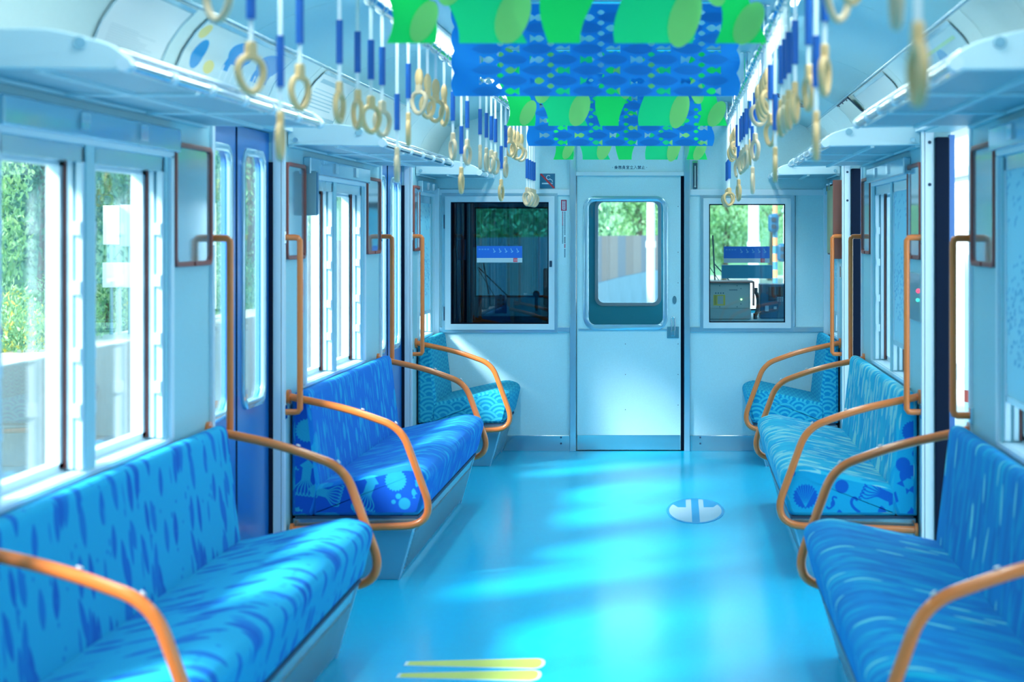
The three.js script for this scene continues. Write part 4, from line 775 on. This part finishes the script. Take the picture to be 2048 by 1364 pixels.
// ---------------------------------------------------------------- driver's cab behind the partition
{
  const F = 13.0, B = END + 0.05;
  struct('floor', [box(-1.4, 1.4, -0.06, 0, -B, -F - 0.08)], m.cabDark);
  const RWs = [0.40, 1.22, 0.85, 1.66], LWs = [-1.21, -0.42, 0.95, 1.62], CWs = [-0.296, 0.166, 0.90, 1.665];
  const bx = (x0, x1, y0, y1) => box(x0, x1, y0, y1, -F, -F - 0.06);
  struct('wall_cab_front', [
    bx(-1.4, LWs[0], 0, 2.3), bx(LWs[0], LWs[1], 0, LWs[2]), bx(LWs[0], LWs[1], LWs[3], 2.3), bx(LWs[1], CWs[0], 0, 2.3),
    bx(CWs[1], RWs[0], 0, 2.3), bx(RWs[0], RWs[1], 0, RWs[2]), bx(RWs[0], RWs[1], RWs[3], 2.3), bx(RWs[1], 1.4, 0, 2.3),
    (() => { const s = new THREE.Shape(); s.moveTo(CWs[0], 0); s.lineTo(CWs[1], 0); s.lineTo(CWs[1], 2.3); s.lineTo(CWs[0], 2.3); s.closePath(); s.holes.push(rrHole(CWs[0] + 0.002, CWs[1] - 0.002, CWs[2], CWs[3], 0.05)); return extr(s, 0.06).translate(0, 0, -F - 0.06); })(),
  ], m.cabWall);
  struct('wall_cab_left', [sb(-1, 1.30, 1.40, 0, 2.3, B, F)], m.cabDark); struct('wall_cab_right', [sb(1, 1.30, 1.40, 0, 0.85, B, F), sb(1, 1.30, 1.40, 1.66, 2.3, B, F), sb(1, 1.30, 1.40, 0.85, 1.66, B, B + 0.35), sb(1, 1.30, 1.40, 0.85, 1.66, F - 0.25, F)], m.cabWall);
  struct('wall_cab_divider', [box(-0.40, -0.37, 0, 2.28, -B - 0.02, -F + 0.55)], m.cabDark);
  [[LWs, 31], [RWs, 32]].forEach(([[x0, x1, y0, y1], k]) => { const w = structGroup('window_' + k); mesh('pane', [box(x0, x1, y0, y1, -F - 0.03, -F - 0.035)], m.glass, w); mesh('seal', [box(x0, x0 + 0.012, y0, y1, -F - 0.02, -F - 0.05), box(x1 - 0.012, x1, y0, y1, -F - 0.02, -F - 0.05), box(x0, x1, y0, y0 + 0.012, -F - 0.02, -F - 0.05), box(x0, x1, y1 - 0.012, y1, -F - 0.02, -F - 0.05)], m.rubber, w); });
  { const w = structGroup('window_33'), s = rrShape(CWs[0] - 0.014, CWs[1] + 0.014, CWs[2] - 0.014, CWs[3] + 0.014, 0.06); s.holes.push(rrHole(CWs[0] + 0.008, CWs[1] - 0.008, CWs[2] + 0.008, CWs[3] - 0.008, 0.045)); mesh('frame', extr(s, 0.008, 0.002).translate(0, 0, -F), m.aluWhite, w); mesh('pane', extr(rrShape(CWs[0], CWs[1], CWs[2], CWs[3], 0.05), 0.004).translate(0, 0, -F - 0.03), m.glass, w); }
  // console and driver's equipment on the left
  const c = group('control_desk'); tag(c, 'dark driver control desk behind the tinted cab window', 'desk');
  mesh('body', [rbox(-1.17, -0.44, 0.0, 0.80, -F + 0.02, -F + 0.42, 0.01)], m.cabDark, c);
  mesh('top_panel', [rbox(-1.15, -0.5, 0, 0.03, -0.2, 0.2, 0.008).rotateX(0.3).translate(0, 0.86, -F + 0.25)], m.black, c);
  mesh('lever', [tube([V(-0.72, 0.84, -F + 0.32), V(-0.72, 0.98, -F + 0.34)], 0.012, [], 8), ball(V(-0.72, 0.985, -F + 0.34), 0.025)], m.black, c);
  mesh('gauge_box', [rbox(-0.68, -0.46, 0.86, 1.17, -F + 0.06, -F + 0.22, 0.015)], m.black, c);
  const pp = group('memo_sheet'); tag(pp, 'pale blue memo sheet with dark marks standing on the control desk', 'paper');
  const mt = canvasTex(128, 192, (g) => { g.fillStyle = '#4f9fe6'; g.fillRect(0, 0, 128, 192); g.fillStyle = '#14366a'; for (let i = 0; i < 3; i++) for (let j = 0; j < 2; j++) g.fillRect(24 + j * 50, 40 + i * 45, 26, 18); });
  mesh('sheet', [planarUV(new THREE.PlaneGeometry(0.085, 0.13)).translate(0, 0, 0)].map((g) => { const p = g.attributes.position, uv = g.attributes.uv; for (let i = 0; i < p.count; i++) uv.setXY(i, p.getX(i) / 0.085 + 0.5, p.getY(i) / 0.13 + 0.5); return g.rotateX(-0.1).translate(-0.965, 0.915, -12.55); }), M(0xffffff, 0.6, { map: mt, side: THREE.DoubleSide }), pp, true);
  mesh('clip', [rbox(-0.975, -0.955, 0.975, 0.985, -12.565, -12.545, 0.002)], m.black, pp);
  tag(mesh('wall_card', [rbox(-1.298, -1.20, 1.235, 1.38, -12.40, -12.412, 0.003)], M(C(0.14, 0.5, 0.95), 0.5), null), 'blue card fixed to the cab side wall behind the tinted window', 'card');
  const pipe = group('conduit_pipe'); tag(pipe, 'dark vertical pipes in the cab corner behind the tinted window', 'pipe');
  for (const [x, z, r] of [[-1.25, -12.1, 0.03], [-1.235, -12.75, 0.022], [-1.205, -12.85, 0.015]]) mesh('pipe', [cyl(r, 1.9, 'y', x, 0.955, z, 12)], M(C(0.02, 0.10, 0.2), 0.4), pipe);
  // destination signs standing in both windscreens
  const st = canvasTex(512, 160, (g, w, h) => { g.fillStyle = '#0f6fd8'; g.fillRect(0, 0, w, h); g.fillStyle = '#b9d3df'; g.fillRect(0, 116, w, 44); g.fillStyle = '#d23a56'; g.fillRect(412, 116, 46, 40); g.strokeStyle = '#7fc4ea'; g.lineWidth = 7; for (let i = 0; i < 5; i++) { const x = 186 + i * 66; g.beginPath(); g.moveTo(x, 22); g.quadraticCurveTo(x + 4, 46, x + 22, 52); g.quadraticCurveTo(x + 10, 66, x + 2, 56); g.stroke(); } g.fillStyle = '#4f9fe6'; for (let i = 0; i < 4; i++) g.fillRect(22 + i * 32, 26, 20, 12); g.strokeStyle = '#e8c9d0'; g.lineWidth = 3; for (let x = 424; x < 456; x += 9) { g.beginPath(); g.moveTo(x, 122); g.lineTo(x, 150); g.stroke(); } });
  const stm = M(0xffffff, 0.5, { map: st });
  for (const [x0, lab] of [[-1.014, 'blue sign with white strip and red square on the dark cab window'], [0.645, 'blue sign with white strip and red square in the bright cab window']]) {
    const t = group('windscreen_sign'); tag(t, lab, 'sign');
    const k = x0 < 0, w = k ? 0.298 : 0.34, y0 = k ? 1.233 : 1.205, y1 = k ? 1.341 : 1.327, z = k ? -END - 0.0195 : -F + 0.012;
    flatSign('plate', x0, x0 + w, y0, y1, z, stm, 0.002, t); if (!k) mesh('suction_cup', [cyl(0.014, 0.016, 'z', x0 + 0.02, 1.315, -F - 0.012, 12), cyl(0.014, 0.016, 'z', x0 + 0.32, 1.315, -F - 0.012, 12)], m.black, t);
  }
  tag(mesh('display_board', [rbox(0.628, 1.006, 1.09, 1.19, -F + 0.014, -F + 0.05, 0.004)], M(C(0.012, 0.22, 0.36), 0.3), null), 'plain dark teal display board under the blue sign in the bright cab window', 'board');
  // equipment on the right: two boxes on a shelf
  const sh = group('cab_shelf'); tag(sh, 'grey shelf under the bright cab window carrying the equipment boxes', 'shelf');
  mesh('board', [rbox(0.42, 1.295, 0.79, 0.835, -12.99, -11.62, 0.006)], M(C(0.2, 0.42, 0.52), 0.5), sh); mesh('support', [box(0.44, 0.48, 0, 0.79, -12.9, -12.8), box(1.22, 1.26, 0, 0.79, -12.9, -12.8), box(1.22, 1.26, 0, 0.79, -11.8, -11.7)], m.cabWall, sh);
  const bt = canvasTex(512, 256, (g, w, h) => { g.fillStyle = '#a3c0c0'; g.fillRect(0, 0, w, h); g.fillStyle = '#c9c23a'; g.fillRect(60, 110, 150, 120); g.fillStyle = '#9fb9b6'; g.fillRect(112, 122, 74, 94); g.fillStyle = '#6f7a3c'; for (let y = 118; y < 222; y += 12) g.fillRect(72, y, 28, 6); g.fillStyle = '#2a5570'; for (let i = 0; i < 4; i++) { g.fillRect(82 + i * 32, 84, 16, 13); } for (let i = 0; i < 9; i++) g.fillRect(262 + i * 12, 48, 7, 14); for (const [x, y] of [[140, 8], [362, 8], [140, 246], [362, 246], [410, 40], [410, 214]]) { g.beginPath(); g.arc(x, y, 6, 0, 7); g.fill(); } });
  const e1 = group('equipment_box'); tag(e1, 'beige equipment box with a yellow label and green lamp in the bright cab window', 'equipment box');
  const zz = -11.98;
  mesh('body', [rbox(0.44, 0.80, 0.835, 1.085, zz - 0.35, zz, 0.006)], M(C(0.27, 0.44, 0.45), 0.5), e1);
  flatSign('front_panel', 0.515, 0.79, 0.915, 1.07, zz, M(0xffffff, 0.5, { map: bt }), 0.004, e1);
  mesh('lower_panel', [rbox(0.445, 0.805, 0.838, 0.905, zz, zz + 0.006, 0.002)], M(C(0.25, 0.45, 0.5), 0.5), e1);
  mesh('hood', [rbox(0.435, 0.828, 1.085, 1.095, zz - 0.36, zz + 0.03, 0.003), rbox(0.815, 0.828, 0.93, 1.085, zz - 0.02, zz + 0.03, 0.003)], M(C(0.36, 0.16, 0.13), 0.5), e1);
  mesh('lamp', [ball(V(0.738, 0.972, zz + 0.006), 0.006)], M(C(0.3, 0.9, 0.3), 0.3, { emissive: C(0.35, 1, 0.3), emissiveIntensity: 2.2 }), e1);
  const e2 = group('radio_set'); tag(e2, 'dark blue radio set with keypad at the right edge of the bright cab window', 'radio');
  mesh('body', [rbox(0.872, 1.16, 0.835, 1.072, -12.35, -12.08, 0.008)], M(C(0.02, 0.11, 0.2), 0.5), e2);
  mesh('screen', [rbox(0.93, 0.975, 0.96, 1.055, -12.08, -12.072, 0.002), rbox(0.985, 1.03, 0.99, 1.055, -12.08, -12.072, 0.002)], m.black, e2);
  for (let i = 0; i < 3; i++) for (let j = 0; j < 3; j++) mesh('key', [rbox(0.99 + i * 0.015, 1.0 + i * 0.015, 0.955 + j * 0.011, 0.962 + j * 0.011, -12.08, -12.07, 0.001)], m.alu, e2);
  mesh('socket', [rbox(0.905, 0.93, 0.885, 0.925, -12.08, -12.07, 0.002), rbox(0.965, 0.985, 0.90, 0.92, -12.08, -12.07, 0.002)], m.alu, e2);
  const hs = group('handset'); tag(hs, 'black curled handset hanging beside the beige equipment box', 'handset');
  mesh('grip', [tube([V(0.836, 1.03, -12.02), V(0.855, 0.985, -12.02), V(0.855, 0.91, -12.02), V(0.836, 0.855, -12.02)], 0.013, [0.03, 0.04], 10, 40)], m.black, hs);
  mesh('plug', [cyl(0.016, 0.03, 'y', 0.836, 1.035, -12.02, 12), cyl(0.014, 0.04, 'y', 0.836, 0.855, -12.02, 12)], m.black, hs);
  // wipers outside the windscreens
  const wip = (pts, lab) => { const t = group('wiper'); tag(t, lab, 'wiper'); mesh('arm', [tube(pts[0].map(([x, y]) => V(x, y, -F - 0.11)), 0.005, [], 6), tube(pts[1].map(([x, y]) => V(x, y, -F - 0.115)), 0.003, [], 6)], m.black, t); mesh('blade', [tube(pts[2].map(([x, y]) => V(x, y, -F - 0.09)), 0.0065, [], 6)], m.black, t); mesh('pivot', [cyl(0.012, 0.06, 'z', pts[0][1][0], pts[0][1][1], -F - 0.085, 10)], m.black, t); };
  wip([[[-1.19, 1.17], [-0.97, 0.955]], [[-1.20, 1.17], [-1.06, 0.94]], [[-1.165, 1.30], [-1.11, 0.97]]], 'thin black wiper across the tinted cab windscreen');
  wip([[[0.575, 1.20], [0.70, 1.06]], [[0.53, 1.19], [0.62, 1.06]], [[0.565, 1.41], [0.582, 1.06]]], 'thin black wiper at the left of the bright cab windscreen');
}

// ---------------------------------------------------------------- prints on the floor
{
  const tex = canvasTex(512, 1024, (g, w, h) => {
    g.fillStyle = '#1f9fd8'; g.fillRect(0, 0, w, h); g.save(); g.beginPath(); g.ellipse(w / 2, h / 2, w * 0.455, h * 0.465, 0, 0, 7); g.clip();
    g.fillStyle = '#b3cfe0'; g.fillRect(0, 0, w, h); g.fillStyle = '#1d9bd4'; g.fillRect(w * 0.435, 0, w * 0.13, h); g.fillRect(0, 0, w * 0.34, h * 0.38); g.fillRect(w * 0.65, 0, w * 0.35, h * 0.38);
    g.fillStyle = '#b3cfe0'; g.beginPath(); g.moveTo(0, 0.1 * h); g.lineTo(0.2 * w, 0.38 * h); g.lineTo(0, 0.45 * h); g.moveTo(w, 0.1 * h); g.lineTo(0.82 * w, 0.38 * h); g.lineTo(w, 0.45 * h); g.fill(); g.restore();
  });
  const e = new THREE.Shape(); e.absellipse(0, 0, 0.148, 0.405, 0, Math.PI * 2); const g = extr(e, 0.0015, 0, 40); const p = g.attributes.position, uv = new Float32Array(p.count * 2);
  for (let i = 0; i < p.count; i++) { uv[i * 2] = p.getX(i) / 0.296 + 0.5; uv[i * 2 + 1] = p.getY(i) / 0.81 + 0.5; }
  g.setAttribute('uv', new THREE.BufferAttribute(uv, 2)); g.rotateX(-Math.PI / 2).translate(0.392, 0.0002, -8.99);
  tag(mesh('floor_marking_disc', g, M(0xffffff, 0.35, { map: tex }), null, true), 'blue-rimmed oval disc with pale bands stuck on the cyan aisle floor', 'floor sticker');
  const yl = M(C(0.66, 0.72, 0.10), 0.4), yw = M(C(0.75, 0.86, 0.8), 0.4);
  for (const [z, s, lab] of [[-5.79, 1, 'yellow tapered stripe on the floor, the farther of the two'], [-5.633, -1, 'yellow tapered stripe on the floor, the nearer of the two']]) {
    const t = group('floor_stripe', -0.375, 0, z); tag(t, lab, 'floor sticker', 'yellow floor stripes');
    const bar = (k) => { const q = new THREE.Shape(); q.moveTo(-0.215 - k, -0.022 - k * 0.4); q.lineTo(0.20, -0.06 - k); q.quadraticCurveTo(0.225 + k, -0.06 - k, 0.225 + k, 0); q.quadraticCurveTo(0.225 + k, 0.06 + k, 0.20, 0.06 + k); q.lineTo(-0.215 - k, 0.022 + k * 0.4); return q; };
    mesh('border', extr(bar(0.012), 0.001).rotateX(-Math.PI / 2), yw, t); mesh('fill', extr(bar(0), 0.001).rotateX(-Math.PI / 2).translate(0, 0.001, 0), yl, t);
  }
}

// ---------------------------------------------------------------- outside
const concreteTone = noiseTex(256, 0.7, 1, [[4, 2], [16, 1], [64, 1]], 3, 21);
struct('ground', [box(-60, 60, -1.15, -1.05, 20, -120)], M(C(0.42, 0.40, 0.36), 0.95, { map: concreteTone }));
tag(struct('retaining_wall', [rbox(-5.6, -5.0, -1.05, 0.385, 4, -40, 0.02)], M(C(0.52, 0.47, 0.40), 0.95, { map: concreteTone })), 'low sunlit concrete retaining wall outside the window side', 'wall');
struct('ground', [box(-40, -5.6, -1.05, 0.34, 6, -60)], M(C(0.12, 0.22, 0.08), 1));
struct('platform', [box(1.6, 12, -1.05, -0.04, 10, -44), box(1.58, 1.75, -0.05, -0.03, 10, -44)], M(C(0.62, 0.62, 0.6), 0.9, { map: concreteTone }));
{ // white station building along the platform
  const t = group('station_building'); tag(t, 'long white station building beyond the open doorway', 'building');
  mesh('wall', [box(3.1, 6, -0.04, 2.5, 4, -46)], M(C(0.82, 0.84, 0.86), 0.8), t);
  mesh('roof', [box(2.95, 6.4, 2.5, 2.62, 4.5, -46.5)], M(C(0.4, 0.44, 0.5), 0.7), t);
  mesh('base_strip', [box(3.085, 3.11, -0.04, 0.12, 4, -46)], M(C(0.25, 0.3, 0.36), 0.8), t);
  for (const z of [-8, -13.2, -18.4, -23.6, -28.8]) { const w = mesh('window', [box(3.07, 3.1, 0.9, 1.9, z, z - 1.6)], M(C(0.5, 0.55, 0.6), 0.5), t); mesh('pane', [box(3.06, 3.07, 0.95, 1.85, z - 0.05, z - 1.55)], M(C(0.25, 0.4, 0.5), 0.1), w); }
  mesh('beam', [box(3.05, 3.1, 1.98, 2.06, 4, -46)], M(C(0.35, 0.45, 0.5), 0.6), t);
}
// wooded slopes behind the trees
{
  const slope = (w, l, rise, x, z, turn) => { const g = new THREE.PlaneGeometry(w, l, 40, 24).rotateX(-Math.PI / 2), p = g.attributes.position; for (let i = 0; i < p.count; i++) { const k = 0.5 - p.getZ(i) / l; p.setY(i, k * rise + 0.5 * Math.sin(p.getX(i) * 0.55 + k * 9) * k + 0.35 * Math.sin(p.getX(i) * 1.3 - k * 14) * k); } g.rotateY(turn).translate(x, 0, z); g.computeVertexNormals(); return g; };
  const hm = M(C(0.10, 0.24, 0.11), 1, { map: noiseTex(256, 0.45, 1, [[24, 1], [64, 1]], 6, 33), side: THREE.DoubleSide });
  struct('hill', [slope(90, 26, 11, -25, -28, Math.PI / 2).translate(0, 0.3, 0)], hm);
  struct('hill', [slope(120, 50, 16, 0, -128, 0).translate(0, -1.05, 0)], hm);
}
// leaves, bushes and trees
const leafG = (() => { const s = new THREE.Shape(); s.moveTo(0, -0.5); s.quadraticCurveTo(0.34, -0.1, 0, 0.5); s.quadraticCurveTo(-0.34, -0.1, 0, -0.5); const g = new THREE.ShapeGeometry(s, 3); const p = g.attributes.position; for (let i = 0; i < p.count; i++) p.setZ(i, Math.abs(p.getX(i)) * 0.5); g.computeVertexNormals(); return g; })();
const leafM = M(0xffffff, 0.7, { side: THREE.DoubleSide, transmission: 0.35, thickness: 0 });
const barkM = M(C(0.16, 0.11, 0.07), 0.9);
function crown(parent, name, clumps, n, size, cols) {
  const im = new THREE.InstancedMesh(leafG, leafM, n), mt = new THREE.Matrix4(), q = new THREE.Quaternion(), e = new THREE.Euler(), c = new THREE.Color();
  for (let i = 0; i < n; i++) {
    const [x, y, z, r, sy] = clumps[Math.floor(rnd() * clumps.length)], u = rr(-1, 1), a = rnd() * Math.PI * 2, k = r * (0.55 + 0.5 * Math.pow(rnd(), 0.5)), s = Math.sqrt(1 - u * u);
    e.set(rr(-1.4, 1.4), rnd() * 6.28, rr(-1, 1)); q.setFromEuler(e); const f = size * rr(0.7, 1.35);
    mt.compose(V(x + s * Math.cos(a) * k, y + u * k * (sy ?? 1), z + s * Math.sin(a) * k), q, V(f, f, f)); im.setMatrixAt(i, mt);
    const [r0, g0, b0] = cols[Math.floor(rnd() * cols.length)], t = rr(0.8, 1.2); c.setRGB(r0 * t, g0 * t, b0 * t); im.setColorAt(i, c);
  }
  im.name = name; im.userData.kind = 'stuff'; im.castShadow = im.receiveShadow = true; parent.add(im); return im;
}
function tree(x, y0, z, h, r, n, size, cols, label, grp) {
  const t = group('tree', x, y0, z); tag(t, label, 'tree', grp);
  const cl = []; for (let i = 0; i < 9; i++) cl.push([rr(-0.6, 0.6) * r, h * rr(0.32, 0.9), rr(-0.6, 0.6) * r, r * rr(0.45, 0.75), 0.9]);
  mesh('trunk', [tube([V(0, 0, 0), V(0.05 * r, h * 0.4, 0), V(-0.04 * r, h * 0.8, 0.05 * r)], h * 0.022, [0.3], 8, 12), tube([V(0.03, h * 0.35, 0), V(r * 0.45, h * 0.65, 0.1)], h * 0.012, [], 6), tube([V(0, h * 0.4, 0), V(-r * 0.4, h * 0.7, -0.2)], h * 0.011, [], 6)], barkM, t);
  crown(t, 'crown', cl, n, size, cols);
}
const G1 = [[0.14, 0.34, 0.14], [0.18, 0.40, 0.17], [0.10, 0.27, 0.14]], G2 = [[0.36, 0.58, 0.22], [0.28, 0.50, 0.20], [0.44, 0.64, 0.28]], G4 = [[0.50, 0.76, 0.40], [0.42, 0.68, 0.34], [0.58, 0.80, 0.48]], G3 = [[0.07, 0.21, 0.14], [0.08, 0.24, 0.16], [0.12, 0.28, 0.17]];
const gl = 'trees on the bank outside the window side';
tree(-6.9, 0.34, -16.6, 2.1, 0.85, 9240, 0.078, G2, 'pale green sunlit tree seen in the nearest window', gl);
tree(-7.6, 0.34, -18.6, 2.3, 0.9, 9240, 0.078, [...G2, ...G1], 'mid green tree beside the pale one in the nearest window', gl);
tree(-10.5, 0.34, -24, 4.6, 2.0, 14300, 0.108, G3, 'dark tall tree at the back of the nearest window', gl);
tree(-9.5, 0.34, -27, 4.4, 1.9, 14300, 0.102, [...G1, ...G3], 'dark tree above the white boards in the second window', gl);
tree(-8.8, 0.34, -30, 3.8, 1.6, 11000, 0.096, G1, 'green tree seen through the nearest closed blue door', gl);
tree(-8.5, 0.34, -36, 4.2, 1.8, 11000, 0.096, [...G1, ...G2], 'green tree farther along the bank, seen beside the closed doors', gl);
tree(-12, 0.34, -19, 5, 2.2, 9000, 0.12, [...G1, ...G3], 'broad dark tree behind the pale one in the nearest window', gl);
tree(-11.5, 0.34, -15.5, 4.6, 2, 9000, 0.11, [...G1, ...G3], 'dark tree at the left edge of the nearest window', gl);
tree(-13, 0.34, -33, 5.5, 2.6, 13200, 0.120, G3, 'tallest dark tree standing at the rear of the bank', gl);
for (const [x, z, r, cols, lab] of [[-5.75, -15.6, 0.42, [...G2, [0.75, 0.62, 0.06]], 'round bush with yellow flowers hanging over the concrete wall'], [-5.9, -17.4, 0.45, G2, 'pale green bush on the wall below the sunlit tree'], [-6.1, -19.6, 0.5, [...G1, ...G2], 'leafy bush on the wall under the white boards'], [-5.95, -21.2, 0.45, [...G2, [0.7, 0.6, 0.1]], 'low bush with yellow dots on the wall in the second window'], [-6.0, -24.5, 0.6, G1, 'dark green bush behind the closed blue door'], [-6.3, -16.3, 0.6, G2, 'feathery pale bush behind the yellow-flowered one'], [-6.2, -29, 0.7, [...G1, ...G2], 'big bush farther along the concrete wall']]) {
  const t = group('bush', x, 0.34, z); tag(t, lab, 'bush', 'bushes along the concrete wall');
  crown(t, 'foliage', [[0, r * 0.6, 0, r, 0.9], [r * 0.5, r * 0.4, r * 0.3, r * 0.7, 0.9], [-r * 0.4, r * 0.5, -r * 0.4, r * 0.7, 0.9]], 2600, 0.055, cols); mesh('stem', [tube([V(0, -0.05, 0), V(0.03, r * 0.6, 0.02)], 0.02, [], 6)], barkM, t);
}
{ // two white boards on posts beyond the wall
  for (const [x, z, y0, y1, w, mat, lab] of [[-5.52, -18.0, 1.31, 1.71, 0.16, m.white, 'tall white board outside, left of a pair in the second window'], [-5.36, -18.1, 1.29, 1.72, 0.19, M(C(0.55, 0.7, 0.8), 0.6), 'pale blue board outside, right of a pair in the second window'], [-5.42, -17.95, 0.87, 1.125, 0.33, m.white, 'low white board outside under the pair in the second window']]) {
    const t = group('sign_board', x, 0.385, z); tag(t, lab, 'board', 'white boards on the bank'); mesh('board', [rbox(-w / 2, w / 2, y0 - 0.385, y1 - 0.385, -0.02, 0.02, 0.004).rotateY(0.3)], mat, t); mesh('post', [cyl(0.02, y0 - 0.385, 'y', 0, (y0 - 0.385) / 2, 0, 8)], m.alu, t);
  }
  const t = group('hut', -5.7, -1.05, -31); tag(t, 'small white trackside cabinet seen through the closed blue door', 'cabinet'); mesh('body', [rbox(0.75, 1.5, 0, 2.1, -0.5, 0.5, 0.02)], m.white, t); mesh('roof', [rbox(0.7, 1.55, 2.1, 2.17, -0.56, 0.56, 0.02)], m.alu, t);
}
{ // corrugated fence on a concrete footing that bends across ahead of the train
  const pts = [[-2.75, 14], [-2.5, 22], [-2.15, 34], [-1.75, 46], [-0.6, 60], [0.9, 70]], cv = new THREE.CatmullRomCurve3(pts.map(([x, d]) => V(x, 0, -d)));
  const t = group('corrugated_fence'); tag(t, 'weathered brown corrugated fence ahead of the train', 'fence');
  const N = 26, fenceMs = [M(C(0.30, 0.22, 0.20), 0.7), M(C(0.34, 0.26, 0.24), 0.7), M(C(0.22, 0.22, 0.26), 0.7)];
  for (let i = 0; i < N; i++) { // sheets of corrugated steel, each its own piece
    const sh = [], K = 24, pos = [], idx = [];
    for (let j = 0; j <= K; j++) { const u = (i + j / K) / N, p = cv.getPointAt(u), tg = cv.getTangentAt(u), w = (j % 4 < 2 ? 0.03 : -0.03) * 1; pos.push(p.x - tg.z * w, 0.12, p.z + tg.x * w, p.x - tg.z * w, 1.36, p.z + tg.x * w); if (j < K) { const a = j * 2; idx.push(a, a + 2, a + 1, a + 1, a + 2, a + 3); } }
    const g = new THREE.BufferGeometry(); g.setAttribute('position', new THREE.Float32BufferAttribute(pos, 3)); g.setIndex(idx); g.computeVertexNormals();
    const mm = fenceMs[i % 3]; mm.side = THREE.DoubleSide; mesh('sheet', g, mm, t);
  }
  const foot = []; for (let i = 0; i < 40; i++) { const a = cv.getPointAt(i / 40), b = cv.getPointAt((i + 1) / 40), l = a.distanceTo(b); const g = new THREE.BoxGeometry(0.22, 1.2, l + 0.02); g.lookAt(V(b.x - a.x, 0, b.z - a.z)); foot.push(g.translate((a.x + b.x) / 2, -0.46, (a.z + b.z) / 2)); }
  mesh('footing', foot, M(C(0.25, 0.40, 0.50), 0.9, { map: concreteTone }), t);
  const g2 = 'trees beyond the corrugated fence';
  [[-7.2, 65, 6.5, 2.6, [...G1, ...G3], 'dark tree behind the tinted cab window, left one'], [-5.0, 56, 5.2, 2, [...G1, ...G2], 'brighter green tree behind the tinted cab window'], [-3.2, 52, 4.6, 1.5, [...G1, ...G4], 'green tree beyond the fence, left in the cab door window'], [-4.2, 68, 6.5, 2.6, G4, 'bright green tree beyond the fence in the cab door window'], [0.2, 88, 8, 3.6, [...G2, ...G4], 'bright tree behind the pole in the cab door window'], [5.2, 92, 8, 3.8, G4, 'pale tree at the left of the bright cab window'], [2.6, 86, 7, 3.2, [...G4, ...G2], 'leafy tree in the middle of the bright cab window'], [-1.6, 82, 7, 3, [...G2, ...G4], 'leafy tree left of the white pole in the cab door window'], [10, 100, 9, 4.2, G4, 'pale tree at the right of the bright cab window'], [-14, 60, 9, 4, G3, 'tall dark tree far behind the fence']].forEach(([x, d, h, r, cols, lab]) => tree(x, -1.05, -d, h, r, 9000, 0.09 + d * 0.0022, cols, lab, g2));
}
for (const [x, d, r, h, lab] of [[-0.36, 44, 0.11, 8, 'white concrete pole beyond the cab door window'], [2.05, 40, 0.13, 8, 'thick white concrete pole in the bright cab window']]) { const t = group('utility_pole', x, -1.05, -d); tag(t, lab, 'pole'); mesh('shaft', [cyl(r * 0.8, h, 'y', 0, h / 2, 0, 14, r)], M(C(0.75, 0.77, 0.8), 0.8), t); mesh('collar', [cyl(r * 1.15, 0.16, 'y', 0, 2.2, 0, 14)], m.white, t); }
{ // striped signal mast
  const t = group('signal_mast', 1.70, -1.05, -25); tag(t, 'orange and white striped signal mast outside the bright cab window', 'signal');
  const H = 0.115; for (let i = 0; i < 30; i++) mesh('stripe', [cyl(0.035, H, 'y', 0, H * (i + 0.5), 0, 12)], i % 2 ? M(C(0.05, 0.2, 0.3), 0.6) : M(C(0.85, 0.30, 0.12), 0.6), t);
  for (const [y, dx] of [[2.62, -0.03], [2.2, 0.1]]) { const hd = mesh('signal_head', [rbox(dx - 0.075, dx + 0.075, y - 0.13, y + 0.13, 0.03, 0.16, 0.05, 4)], M(C(0.004, 0.07, 0.14), 0.5), t); for (const ly of [-0.05, 0.05]) mesh('lens', [cyl(0.035, 0.03, 'z', dx, y + ly, 0.165, 14)], m.black, hd); }
}
{ const t = group('platform_post', 2.55, -0.04, -13.4); tag(t, 'red-banded white post on the platform beyond the open doorway', 'post'); mesh('shaft', [cyl(0.05, 1.3, 'y', 0, 0.65, 0, 14)], m.white, t); mesh('band', [cyl(0.052, 0.09, 'y', 0, 0.22, 0, 14)], M(C(0.7, 0.08, 0.06), 0.5), t); }

renderer.render(scene, camera);
